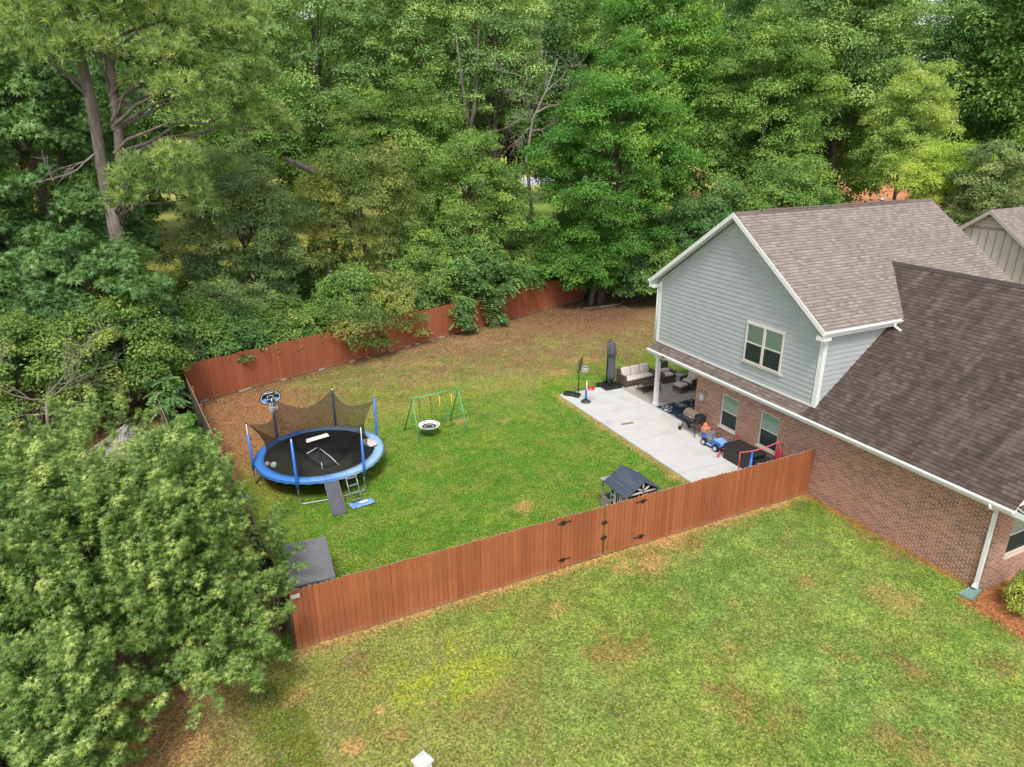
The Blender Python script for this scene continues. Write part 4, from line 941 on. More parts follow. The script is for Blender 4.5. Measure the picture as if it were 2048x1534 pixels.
# ------------------------------------------------------------------ shed-box
K = thing('storage_box', 'low grey resin storage shed with flat lid in the front left corner', 'storage shed', (-17.42, 1.98, 0), R_(-4))
b = MB(); b.box((0, 0, .58), (1.02, 1.72, 1.1)); 
for i in range(9): b.box((-.45+.1125*i, -.875, .6), (.09, .03, 1.02))
for i in range(14): b.box((.52, -.78+.12*i, .6), (.03, .1, 1.02)); b.box((-.52, -.78+.12*i, .6), (.03, .1, 1.02))
b.build('body', MT['greysh'], K)
b = MB(); b.box((.0, 0, 1.21), (1.2, 1.98, .06), rx=.05)
for i in range(17): b.box((0, -.90+.1125*i, 1.243+.0055*(i-8)*1.0), (1.19, .10, .012), rx=.05)
b.build('lid', plain('slate_grey_lid', (.165, .165, .175, 1), .6, var=.12, scale=3), K)

# ------------------------------------------------------------------ playhouse
Q = thing('playhouse', 'grey wooden playhouse with slate-blue roof and white windows behind the gate', 'playhouse', (-6.62, 1.72, 0))
wd = plain('grey_wash_wood', (.30, .285, .26, 1), .8, var=.3, scale=12); sl8 = mat_shingle('slate_blue_panel_roof', [(.045, .055, .08, 1), (.06, .072, .10, 1), (.07, .085, .115, 1), (.085, .10, .13, 1)], tab=.5, row=.10)
dk = plain('dark_grey_wood', (.10, .105, .11, 1), .75, var=.2, scale=10)
b = MB(); hx, y0_, y1_ = .64, -.60, .34
b.b2((-hx, y0_, 0), (-hx+.03, y1_, 1.16)); b.b2((hx-.03, y0_, 0), (hx, y1_, 1.16)); b.b2((-hx, y1_-.03, 0), (hx, y1_, 1.16))
b.build('wall', dk, Q)
b = MB()
for yy, xx in ((.86, -hx), (.86, hx-.05), (y0_, -hx), (y0_, hx-.05)): b.b2((xx, yy-.025, 0), (xx+.05, yy+.025, 1.08))
for zz in (.03, .42): b.b2((-hx, .34, zz), (-hx+.03, .86, zz+.05)); b.b2((hx-.03, .34, zz), (hx, .86, zz+.05)); b.b2((-hx, .85, zz), (hx, .88, zz+.05))
for i in range(5): b.b2((-hx+.008, .37+i*.1, .06), (-hx+.02, .45+i*.1, .44)); b.b2((hx-.02, .37+i*.1, .06), (hx-.008, .45+i*.1, .44))
for i in range(10): b.b2((-hx+.04+i*.11, .86, .06), (-hx+.13+i*.11, .872, .44))
b.build('porch_rail', wd, Q)
for (cy, cw, zb, zt, nm) in ((.19, .22, .36, 1.06, 'shutter_window'), (-.12, .28, .12, 1.06, 'door'), (-.44, .22, .55, 1.06, 'window')):
    b = MB(); rows = 3 if nm == 'shutter_window' else 2; cols_ = 1 if nm == 'shutter_window' else 2
    b.b2((-hx-.012, cy-cw/2, zb), (-hx+.0, cy+cw/2, zt)); w0 = b.build(nm, MT['white'], Q); b = MB()
    for r_ in range(rows):
        for c2 in range(cols_):
            pw_ = (cw-.05)/cols_-.03; phh = (zt-zb-.05)/rows-.04; b.box((-hx-.014, cy-cw/2+.04+pw_/2+c2*(pw_+.03), zb+.045+phh/2+r_*(phh+.04)), (.006, pw_, phh))
    b.build('dark_inset', MT['dark'], w0)  # dark plates stuck on the white frames, painted as shade inside
b = MB(); rz_, ez_ = 1.60, 1.13; ry0, ry1 = -.70, .90
for sx_ in (-1, 1):
    q_ = [(sx_*.74, ry0, ez_), (sx_*.74, ry1-.25, ez_), (0, ry1-.25, rz_), (0, ry0, rz_)] if sx_ > 0 else [(-.74, ry1-.25, ez_), (-.74, ry0, ez_), (0, ry0, rz_), (0, ry1-.25, rz_)]
    slab(b, q_, UY, vdir(rz_-ez_, .74, (-sx_, 0)), th=.035)
b.build('roof', [sl8, dk], Q)
b = MB(); slab(b, [(-.74, ry1, ez_-.02), (-.74, ry1-.25, ez_-.01), (.74, ry1-.25, ez_-.01), (.74, ry1, ez_-.02)][::-1], UX, UY, th=.03); b.build('porch_roof', [plain('pale_green_grey_trim', (.30, .34, .30, 1), .7), wd], Q)
b = MB()
for pts in ([(0, y0_-.02, 1.18), (0, y0_-.02, 1.56)], [(0, y0_-.02, 1.18), (-.27, y0_-.02, 1.36)], [(0, y0_-.02, 1.18), (.27, y0_-.02, 1.36)], [(-.58, y0_-.02, 1.15), (.58, y0_-.02, 1.15)]): b.tube(pts, .045, 4)
b.build('gable_brace', plain('whitewashed_timber', (.45, .43, .38, 1), .8, var=.2), Q)

# ------------------------------------------------------------------ patio furniture
def wicker_box(b, lo, hi): b.b2(lo, hi)
F = thing('sofa', 'brown wicker three-seat patio sofa with three off-white back cushions', 'sofa', (1.12, 12.25, PZ), R_(3))
b = MB(); b.b2((-.98, -.36, .10), (.98, .36, .30)); b.b2((-1.0, .28, .1), (1.0, .42, .82)); b.build('base', MT['brown'], F)
for sx_ in (-1, 1): MB().box((sx_*.96, -.0, .36), (.10, .74, .50), bev=.02).build('armrest', MT['brown'], F)
for sx_ in (-1, 1):
    for sy in (-1, 1): MB().box((sx_*.92, sy*.33, .05), (.05, .05, .10)).build('leg', MT['brownmetal'], F)
MB().cushion((0, -.06, .37), (1.78, .66, .17), pw=9).build('seat_cushion', MT['cushion'], F)
for i in (-1, 0, 1): MB().cushion((i*.60, .17, .66), (.58, .50, .20), rx=-.30+pi/2, pw=7).build('back_cushion', MT['cushion'], F)
G = thing('coffee_table', 'brown slatted two-tier coffee table in front of the patio sofa', 'table', (1.05, 11.05, PZ), R_(3))
slat = MB()
for i in range(9): slat.box((0, -.28+.07*i, .45), (1.22, .06, .025))
slat.build('tabletop', MT['brownmetal'], G)
slat = MB()
for i in range(8): slat.box((0, -.22+.063*i, .13), (1.0, .055, .02))
slat.build('lower_shelf', MT['brownmetal'], G)
for sx_ in (-1, 1):
    for sy in (-1, 1): MB().tube([(sx_*.54, sy*.26, .44), (sx_*.50, sy*.24, .2), (sx_*.55, sy*.27, 0)], .02, 6).build('leg', MT['brownmetal'], G)
def armchair(lab, loc, rz, ottoman):
    A = thing('armchair', lab, 'armchair', loc, rz)
    MB().box((0, 0, .24), (.70, .70, .24), bev=.02).build('base', MT['brown'], A)
    MB().box((0, .36, .58), (.70, .09, .78), rx=-.22, bev=.02).build('backrest', MT['brown'], A)
    for sx_ in (-1, 1): MB().box((sx_*.37, -.02, .42), (.10, .74, .36), bev=.03).build('armrest', MT['brown'], A)
    for sx_ in (-1, 1):
        for sy in (-1, 1): MB().box((sx_*.33, sy*.32, .06), (.045, .045, .12)).build('leg', MT['brownmetal'], A)
    MB().cushion((0, -.03, .42), (.62, .64, .16), pw=7).build('seat_cushion', MT['cushion'], A)
    return A
A1 = armchair('brown wicker armchair with folded beige cushion behind the white porch post', (2.62, 11.75, PZ), R_(-4), 0)
MB().cushion((0, .16, .57), (.60, .26, .16), pw=5).build('back_cushion', MT['cushion'], A1)
A2 = armchair('brown wicker armchair with tilted beige back cushion beside the brick wall corner', (3.12, 10.38, PZ), R_(-78), 1)
MB().cushion((0, .20, .70), (.60, .60, .18), rx=-.30+pi/2, pw=7).build('back_cushion', MT['cushion'], A2)
O1 = thing('ottoman', 'wicker ottoman with beige cushion pushed against the armchair by the brick wall', 'ottoman', (2.36, 10.22, PZ), R_(-78))
MB().box((0, 0, .22), (.60, .50, .20), bev=.02).build('base', MT['brown'], O1); MB().cushion((0, 0, .37), (.62, .54, .15), pw=6).build('cushion', MT['cushion'], O1)
for sx_ in (-1, 1):
    for sy in (-1, 1): MB().box((sx_*.27, sy*.22, .06), (.045, .045, .12)).build('leg', MT['brownmetal'], O1)
D_ = thing('side_table', 'small round glass-topped side table between the two wicker armchairs', 'side table', (3.08, 11.12, PZ))
MB().lathe([(.0, .50), (.30, .50), (.31, .515), (.30, .53), (0, .53)], (0, 0, 0), 28).build('tabletop', plain('frosted_glass_top', (.30, .34, .31, 1), .15, var=.1), D_)
b = MB(); b.tube([(.29*cos(2*pi*k/24), .29*sin(2*pi*k/24), .48) for k in range(25)], .022, 6, cap=False); b.build('rim', MT['brownmetal'], D_)
for k in range(4): a = pi/4+k*pi/2; MB().tube([(.27*cos(a), .27*sin(a), .49), (.2*cos(a), .2*sin(a), .25), (.28*cos(a), .28*sin(a), 0)], .016, 6).build('leg', MT['brownmetal'], D_)
# umbrella
U = thing('patio_umbrella', 'closed charcoal cantilever umbrella standing on a square black base', 'umbrella', (-.46, 12.42, .08), R_(0))
b = MB()
for ax in (-1, 1):
    for ay in (-1, 1): b.box((ax*.25, ay*.26, .055), (.48, .50, .11), bev=.02)
b.build('base', MT['black'], U); b = MB(); b.box((0, 0, .13), (.9, .1, .05)); b.box((0, 0, .13), (.1, .9, .05)); b.lathe([(0, 0), (.08, 0), (.07, .2), (0, .2)], (0, 0, .11), 14); b.build('cross_foot', MT['blackmetal'], U)
MB().tube([(-.10, .10, .15), (-.10, .10, 2.35)], .04, 10).build('pole', MT['blackmetal'], U)
MB().tube([(-.10, .1, 2.32), (.02, .02, 2.52), (.08, -.02, 2.5)], .025, 8).build('arm', MT['blackmetal'], U)
vs = []; fs = []; prof = [(.03, .32), (.10, .35), (.165, .55), (.16, .85), (.13, 1.15), (.135, 1.45), (.115, 1.70), (.155, 1.74), (.17, 1.80), (.135, 2.05), (.10, 2.35), (.05, 2.46), (.0, 2.48)]
nn = 32
for q, (r, z) in enumerate(prof):
    for k in range(nn):
        a = 2*pi*k/nn; rr = 1.22*r*(1+.24*cos(8*a+q*.25)*(1 if r > .05 else .2)); vs.append((.07+rr*cos(a), -.04+rr*sin(a), z))
for q in range(len(prof)-1):
    for k in range(nn): fs.append((q*nn+k, q*nn+(k+1) % nn, (q+1)*nn+(k+1) % nn, (q+1)*nn+k))
MB().shared(vs, fs).build('canopy', MT['charcoal'], U)
MB().lathe([(.15, 0), (.16, .02), (.15, .04)], (.07, -.04, 1.69), 16).build('tie_strap', MT['black'], U)
# portable hoop
Hh = thing('basketball_hoop', 'tall portable basketball hoop with black pole and white net at patio corner', 'basketball hoop', (-2.68, 12.05, .08), R_(-46))
b = MB(); b.cushion((-.28, .02, .07), (.66, .46, .15), pw=6); b.cushion((.10, -.05, .06), (.30, .46, .13), pw=5); b.build('base', MT['black'], Hh)
MB().tube([(.15, -.05, .1), (.15, -.05, 1.3), (.2, -.05, 1.75)], .022, 8).build('pole', MT['blackmetal'], Hh)
b = MB(); 
for yy in (-.42, -.14, .14, .42): b.tube([(.2, yy-.05, 1.38), (.2, yy-.05, 1.96)], .012, 6)
for zz in (1.38, 1.96): b.tube([(.2, -.47, zz), (.2, .37, zz)], .014, 6)
b.b2((.215, -.47, 1.37), (.222, .37, 1.97)); b.build('backboard', plain('smoky_brown_board', (.16, .10, .07, 1), .3), Hh)
hoop_net(Hh, (.45, -.05, 1.62), .2, .32, MT['black'], MT['ropewhite']); MB().tube([(.2, -.05, 1.6), (.27, -.05, 1.62)], .02, 6).build('bracket', MT['black'], Hh)
Ht = thing('toy_basketball_hoop', 'small toddler basketball hoop with blue post, white board and red rim', 'toy hoop', (-2.66, 11.12, .08), R_(-30))
MB().lathe([(0, .1), (.16, .1), (.25, .04), (.26, 0), (0, 0)], (0, 0, 0), 7).build('base', plain('dark_green_plastic', (.03, .05, .05, 1), .5), Ht)
MB().tube([(0, 0, .08), (0, 0, .72)], [.055, .05], 10).build('post', MT['blue'], Ht)
b = MB(); ol = [(-.2, 0), (.2, 0), (.26, .12), (.24, .3), (.13, .42), (-.13, .42), (-.24, .3), (-.26, .12)]
F_ = [(-.0, y_, .66+z_) for y_, z_ in ol]; B_ = [(.035, y_, z_) for _, y_, z_ in F_]; b.poly(F_[::-1]); b.poly(B_)
for i in range(8): b.poly([F_[i], F_[(i+1) % 8], B_[(i+1) % 8], B_[i]])
b.build('backboard', MT['white'], Ht)
b = MB(); vs = []; fs = []
for k in range(24):
    a = 2*pi*k/24
    for (r, z) in ((.165, .68), (.19, .68), (.19, .77), (.165, .77)): vs.append((.22+r*cos(a), r*sin(a), z))
for k in range(24):
    for q in range(4): fs.append((k*4+q, k*4+(q+1) % 4, ((k+1) % 24)*4+(q+1) % 4, ((k+1) % 24)*4+q))
b.shared(vs, fs); rm = b.build('rim', MT['red'], Ht)
b = MB()
for k in range(9):
    a = -pi*.92+k*.17; b.tube([(.22+.193*cos(a), .193*sin(a), .71+.012*(k % 2)), (.22+.193*cos(a+.09), .193*sin(a+.09), .745-.012*(k % 3))], .009, 5)
b.build('white_script', MT['white'], rm)
# rug
rg = NM('navy_floral_rug'); v = rg.coord(); d1 = rg.vor(v, 1.75, 'Distance'); nz = rg.noise(v, 7, 3, .6)
fl = rg.math('ADD', d1, rg.math('MULTIPLY', nz, .18)); c = rg.ramp(fl, [(0, (.02, .03, .06, 1)), (.13, (.02, .03, .06, 1)), (.18, (.5, .46, .38, 1)), (.27, (.5, .46, .38, 1)), (.31, (.015, .025, .055, 1)), (.43, (.015, .03, .06, 1)), (.48, (.45, .42, .36, 1)), (.52, (.05, .10, .17, 1)), (.6, (.01, .02, .05, 1))], 'CONSTANT')
rg.col(c); rg.set(.95)
o = MB().b2((.04, 6.75, PZ), (2.3, 9.1, PZ+.012)).build('rug', rg.mat); tag(o, 'navy blue rug with cream flower pattern under the porch', 'rug')
# leaf strip on the patio
o = MB().box((-2.35, 8.05, .085), (.60, .14, .012), rz=-.12).build('doormat', plain('brown_board', (.20, .15, .08, 1), .9, var=.3)); tag(o, 'short brown board lying on the pale patio concrete', 'board')
# grill
Gr = thing('pellet_grill', 'black barrel grill with bronze lid and wheeled legs against the brick wall', 'grill', (-.42, 6.0, PZ-.005), R_(90))
b = MB(); M_ = Matrix.Rotation(pi/2, 3, 'Y')
def halfbarrel(b, L_, r, a0, a1, c, n=12, capn=True):
    vs = []; 
    for x in (-L_/2, L_/2):
        for k in range(n+1): a = a0+(a1-a0)*k/n; vs.append((c[0]+x, c[1]+r*cos(a), c[2]+r*sin(a)))
    fs = [(k, k+1, n+2+k, n+1+k) for k in range(n)]
    b.shared(vs, fs); b.poly(vs[:n+1][::-1]); b.poly(vs[n+1:]); b.poly([vs[0], vs[n], vs[2*n+1], vs[n+1]])
halfbarrel(b, .68, .26, pi, 2*pi, (0, 0, .80)); b.build('body', MT['blackmetal'], Gr)
b = MB(); halfbarrel(b, .68, .26, 0, pi, (0, 0, .81)); b.build('lid', MT['lidtan'], Gr)
b = MB(); b.tube([(-.25, .29, .86), (.25, .29, .86)], .012, 6); b.build('handle', MT['steel'], Gr)
b = MB(); b.box((-.47, -.02, .82), (.26, .42, .36), bev=.03); b.box((-.47, .05, 1.02), (.2, .3, .03)); b.build('hopper', MT['black'], Gr)
b = MB(); b.tube([(.28, -.1, 1.0), (.28, -.1, 1.3)], .035, 8); b.lathe([(0, .05), (.07, 0), (.02, -.02)], (.28, -.1, 1.33), 10); b.build('chimney', MT['black'], Gr)
for (x_, xe, yy) in ((.28, .46, .2), (.28, .46, -.2), (-.38, -.50, .2), (-.38, -.50, -.2)): MB().tube([(x_, yy, .62), (xe, yy*1.05, .02)], .022, 6).build('leg', MT['blackmetal'], Gr)
b = MB(); b.tube([(-.44, .0, .27), (.40, .0, .27)], .02, 6); b.build('cross_bar', MT['blackmetal'], Gr)
for yy in (.26, -.26): MB().lathe([(0, -.02), (.09, -.02), (.09, .02), (0, .02)], (.47, yy, .09), 14, Matrix.Rotation(pi/2, 3, 'X')).build('wheel', MT['rubber'], Gr)
# orange toy and small clutter by the wall
o = thing('plastic_toy', 'orange plastic toy standing between the grill and the blue ride-on car', 'toy', (-.28, 5.28, .08))
MB().cushion((0, 0, .42), (.36, .34, .30), pw=4).build('seat', plain('salmon_plastic', (.55, .20, .12, 1), .6), o); MB().ball((.05, .1, .58), .10).build('headrest', MT['orange'], o)
for k in range(4): MB().tube([(.1*(-1)**k, .1*(-1)**(k//2), .35), (.14*(-1)**k, .14*(-1)**(k//2), 0)], .015, 6).build('leg', MT['white'], o)
# ride-on car
Cc = thing('ride_on_car', 'blue toy ride-on car with silver wheels parked on the patio by the wall', 'toy car', (-.48, 4.42, .08), R_(-90))
# local: +x is forward
def loft(b, secs, smooth=False):
    m = len(secs[0]); vs = [p for s in secs for p in s]; fs = [(i*m+k, i*m+(k+1) % m, (i+1)*m+(k+1) % m, (i+1)*m+k) for i in range(len(secs)-1) for k in range(m)]
    fs.append(tuple(reversed(range(m)))); fs.append(tuple((len(secs)-1)*m+k for k in range(m))); return b.shared(vs, fs, smooth)
rect = lambda x, w_, z0, z1, w2=None: [(x, -w_/2, z0), (x, w_/2, z0), (x, (w2 or w_)/2, z1), (x, -(w2 or w_)/2, z1)]
b = MB(); loft(b, [rect(-.55, .50, .16, .40), rect(-.50, .54, .12, .44), rect(-.32, .54, .12, .42), rect(-.30, .54, .12, .20), rect(.08, .54, .12, .20), rect(.10, .52, .12, .42, .46), rect(.45, .46, .14, .38, .38), rect(.54, .42, .18, .34, .36)]); b.build('body', MT['blue'], Cc)
b = MB(); loft(b, [rect(.11, .44, .42, .445), rect(.45, .38, .38, .405), rect(.52, .34, .34, .35)]); b.box((.32, .0, .42), (.12, .1, .02)); b.build('bonnet', MT['bluepale'], Cc)
b = MB(); b.tube([(.08, -.22, .42), (.02, -.20, .62), (.02, .20, .62), (.08, .22, .42)], .014, 6); b.build('windscreen_frame', MT['black'], Cc)
b = MB(); b.box((-.2, 0, .26), (.22, .44, .10)); b.box((-.33, 0, .42), (.08, .44, .32), ry=-.2); b.build('seat', MT['greysh'], Cc)
b = MB(); b.box((.57, 0, .2), (.06, .5, .08)); b.box((.60, 0, .3), (.02, .3, .1)); b.build('bumper', MT['black'], Cc); MB().box((.606, -.08, .205), (.01, .16, .05)).build('plate', MT['orange'], Cc)
for s_ in (-1, 1): MB().box((-.1, s_*.285, .15), (.36, .05, .04)).build('side_step', MT['chrome'], Cc)
for s_ in (-.14, .14): MB().lathe([(0, 0), (.035, 0), (.03, .02), (0, .02)], (.545, s_, .3), 10, Matrix.Rotation(pi/2, 3, 'Y')).build('headlight', MT['chrome'], Cc)
for xx in (-.36, .36):
    for s_ in (-1, 1):
        wl = MB().lathe([(.06, -.055), (.125, -.055), (.14, -.035), (.14, .035), (.125, .055), (.06, .055)], (xx, s_*.29, .14), 20, Matrix.Rotation(pi/2, 3, 'X')).build('wheel', MT['rubber'], Cc)
        b = MB()
        for k in range(6): a = k*pi/3; b.box((xx+.045*cos(a), s_*.345, .14+.045*sin(a)), (.085, .02, .024), ry=-a)
        b.lathe([(.075, -.012), (.088, -.012), (.088, .012), (.075, .012)], (xx, s_*.345, .14), 20, Matrix.Rotation(pi/2, 3, 'X')); b.build('rim', MT['chrome'], wl)
        b = MB(); b.tube([(xx+.175*cos(a), s_*.27, .14+.175*sin(a)) for a in np.linspace(.3, pi-.3, 8)], .022, 6); b.build('fender', MT['black'], Cc)
# deck boxes
ws = NM('black_wicker_resin'); v = ws.coord(); ck = ws.noise(v, 60, 2); ws.col(ws.ramp(ck, [(.3, (.008, .008, .009, 1)), (.75, (.035, .035, .038, 1))])); ws.set(.5); wv_ = ws.n('ShaderNodeTexWave'); ws.l(v, wv_.inputs[0]); wv_.inputs['Scale'].default_value = 12; ws.bump(wv_.outputs['Fac'], .01)
for lab, c0, d0 in (('large black wicker deck box against the brick wall near the ride-on car', (-.48, 2.78), (.80, 1.42, .66)), ('smaller black deck box between the large box and the gate fence', (-.42, 1.35), (.72, 1.2, .56))):
    X_ = thing('deck_box', lab, 'storage box', (c0[0], c0[1], .08))
    MB().box((0, 0, d0[2]/2-.03), (d0[0], d0[1], d0[2]-.06), bev=.015).build('body', ws.mat, X_)
    b = MB(); b.box((0, 0, d0[2]-.03), (d0[0]+.05, d0[1]+.05, .05), bev=.012); b.box((0, 0, d0[2]-.002), (.012, d0[1], .008)); b.build('lid', plain('black_lid', (.022, .022, .024, 1), .4), X_)
# red toy goal
X_ = thing('toy_goal', 'red-framed toy goal with sagging crossbar standing over the black deck boxes', 'toy goal', (0, 0, 0))
gA, gB = (-1.52, 2.0, 1.12), (-.16, 1.42, 1.55)
MB().tube(catm(gA, gB, .10, 10), .022, 6).build('crossbar', MT['pink'], X_)
MB().tube([gA, (gA[0]-.06, gA[1]-.1, .08)], .022, 6).build('post', MT['red'], X_); MB().tube([gB, (gB[0]+.0, gB[1]-.25, .08)], .022, 6).build('post', MT['red'], X_)
MB().tube([gB, (gB[0]-.02, gB[1]+.15, .6)], .02, 6).build('brace', MT['red'], X_)
MB().poly([gB, (gB[0]-.005, gB[1]-.22, .3), (gB[0]-.02, gB[1]+.12, .65)]).build('net', MT['red'], X_)
X_ = thing('toy_climber', 'curved blue plastic toy frame standing beside the smaller deck box', 'toy', (-1.15, 1.75, .08), R_(10))
MB().tube([(0, 0, 0), (-.02, 0, .45), (.06, .05, .68), (.3, .2, .8), (.55, .35, .84)], [.07, .06, .05, .045, .04], 8).build('arch', MT['blue'], X_); MB().ball((-.01, 0, .42), (.09, .09, .13)).build('knob', plain('teal_blue_plastic', (.02, .22, .42, 1), .4), X_)
X_ = thing('tricycle', 'small pink-red tricycle wheel poking out from the large deck box', 'tricycle', (-.98, 3.62, .08), R_(20))
b = MB(); b.tube([(.11*cos(a), 0, .11+.11*sin(a)) for a in np.linspace(0, 2*pi, 17)], .022, 6, cap=False); b.build('wheel', MT['pink'], X_); MB().tube([(0, 0, .11), (.25, 0, .14)], .018, 6).build('frame', MT['pink'], X_); MB().tube([(0, 0, .11), (.03, 0, .3)], .014, 6).build('fork', MT['pink'], X_)
X_ = thing('toy_scooter', 'red toy scooter handle leaning on the brick wall behind the deck box', 'scooter', (-.10, 3.66, .08))
MB().tube([(0, 0, 0), (.05, 0, .78)], .014, 6).build('stem', MT['red'], X_); MB().tube([(.05, -.14, .78), (.05, .14, .78)], .022, 6).build('handlebar', MT['red'], X_); MB().cushion((-.0, .25, .05), (.1, .5, .03)).build('deck', MT['red'], X_)
# splash block, shrub bed
X_ = MB(); X_.shared([(-.1, .13, .07), (-.1, -.13, .07), (.55, -.2, .03), (.55, .2, .03), (-.1, .13, 0), (-.1, -.13, 0), (.55, -.2, 0), (.55, .2, 0)], [(0, 1, 5, 4), (1, 2, 6, 5), (2, 3, 7, 6), (3, 0, 4, 7)], False)
X_.shared([(-.07, .1, .03), (-.07, -.1, .03), (.54, -.17, .01), (.54, .17, .01), (-.1, .13, .07), (-.1, -.13, .07), (.55, -.2, .03), (.55, .2, .03)], [(0, 3, 2, 1), (0, 1, 5, 4), (1, 2, 6, 5), (2, 3, 7, 6), (3, 0, 4, 7)], False)
o = X_.build('splash_block', MT['splash']); o.location = (-.18, -6.2, 0.01); o.rotation_euler = (0, 0, R_(188)); tag(o, 'grey-green plastic splash block under the white downspout at house corner', 'splash block')
# white capped post near the camera
X_ = thing('post', 'white square post with pyramid cap standing on the front lawn at bottom edge', 'post', (-16.66, -5.66, 0), R_(22))
MB().box((0, 0, .62), (.24, .24, 1.24)).build('shaft', MT['white'], X_); MB().lathe([(.215, 0), (.215, .05), (.0, .13)], (0, 0, 1.24), 4, Matrix.Rotation(pi/4, 3, 'Z'), smooth=False).build('cap', MT['white'], X_)

# ------------------------------------------------------------------ foliage generators
def rsph(rs, n):
    v = rs.normal(size=(n, 3)); return v/np.linalg.norm(v, axis=1, keepdims=True)
def frames(N, rs, along=None):
    n = len(N); t = rs.normal(size=(n, 3)) if along is None else along+rs.normal(size=(n, 3))*.5
    t = t-N*np.sum(t*N, 1, keepdims=True); t /= np.linalg.norm(t, axis=1, keepdims=True)+1e-9
    return t, np.cross(N, t)
SH = {
 'kite': [((0, 0, 0), (.30, .42, .10), (0, 1, 0)), ((0, 0, 0), (0, 1, 0), (-.30, .42, .10))],
 'long': [((0, 0, 0), (.17, .42, .06), (0, 1.15, -.08)), ((0, 0, 0), (0, 1.15, -.08), (-.17, .42, .06))],
}
def lobes(angs, lens, w_):
    out = []
    for a, l in zip(angs, lens):
        a = R_(a); d = (sin(a)*l, .15+cos(a)*l); p = (cos(a)*w_, -sin(a)*w_)
        out.append(((p[0], .15+p[1]*1, .0), (d[0], d[1], -.05), (-p[0], .15-p[1], .02)))
    return out
SH['star'] = lobes([0, 62, -62, 118, -118], [.95, .85, .85, .6, .6], .13)
SH['oak'] = lobes([0, 48, -48, 95, -95], [1.05, .80, .80, .6, .6], .11)
def leafmesh(P, N, size, shape, tint, rs, along=None):
    tris = np.array(SH[shape], float)          # (k,3,3)
    T_, B_ = frames(N, rs, along); s = (size*rs.uniform(.65, 1.25, len(P)))[:, None, None, None]
    k = len(tris); loc = tris[None]*s           # (n,k,3,3)
    V = P[:, None, None]+loc[..., 0:1]*B_[:, None, None]+loc[..., 1:2]*T_[:, None, None]+loc[..., 2:3]*N[:, None, None]
    V = V.reshape(-1, 3); F = np.arange(len(V)).reshape(-1, 3); t = np.repeat(tint, k*3)
    return V, F, t
def emit(name, parts, mats, parent):
    V = []; F = []; t = []; m = []; o_ = 0
    for (v_, f_, t_, mi) in parts: V.append(v_); F.append(f_+o_); t.append(t_); m.append(np.full(len(f_), mi)); o_ += len(v_)
    V = np.concatenate(V); 
    me = mk_mesh(name, V, np.concatenate(F), mats=mats, midx=np.concatenate(m), attrs={'tint': ('FLOAT', 'POINT', np.clip(np.concatenate(t), 0, 1))})
    return obj(name, me, parent)
def clump_leaves(rs, C, r, n, size, shape, tint0, flat=.65, outc=None, up=.5, tvar=.28):
    d = rsph(rs, n); d[:, 2] = np.where(d[:, 2] < -.25, -d[:, 2]*.6, d[:, 2])
    q = (.5+.55*rs.rand(n)**.6)
    lump = 1+.22*np.sin(d[:, 0]*5+C[0]*3)+.18*np.sin(d[:, 1]*6+C[1]*2)
    P = np.array(C)+d*np.array([1, 1, flat])*(r*q*lump)[:, None]
    N = d*.6+rs.normal(size=(n, 3))*.42; N[:, 2] += up; N /= np.linalg.norm(N, axis=1, keepdims=True)
    al = d.copy(); al[:, 2] -= .15
    return leafmesh(P, N, size, shape, tint0+rs.normal(size=n)*tvar*.6, rs, al)
def crown_clumps(rs, R, n, inner=.35, bottom=-.75, pear=0.0, lump=.18):
    out = []; ga = pi*(3-5**.5)
    for i in range(n):
        z = 1-(i+.5)/n*(1-bottom); rr = math.sqrt(max(0, 1-z*z)); a = ga*i+rs.uniform(-.35, .35)
        f = (1-inner)+inner*rs.rand()**.6; f *= 1+lump*math.sin(a*2.3+z*3)+rs.uniform(-.1, .1)
        w_ = 1-pear*z
        out.append(np.array([cos(a)*rr*R[0]*f*w_, sin(a)*rr*R[1]*f*w_, z*R[2]*f]))
    return out
def limb_pts(p0, p1, rs, n=5, arch=.15):
    p0, p1 = np.array(p0, float), np.array(p1, float); L_ = np.linalg.norm(p1-p0); pts = []
    for i in range(n+1):
        t = i/n; p = p0+(p1-p0)*t; p[2] += arch*L_*sin(pi*t)*.5; p += rs.normal(size=3)*L_*.02*(0 < i < n); pts.append(p)
    return pts
CRS = 1.0
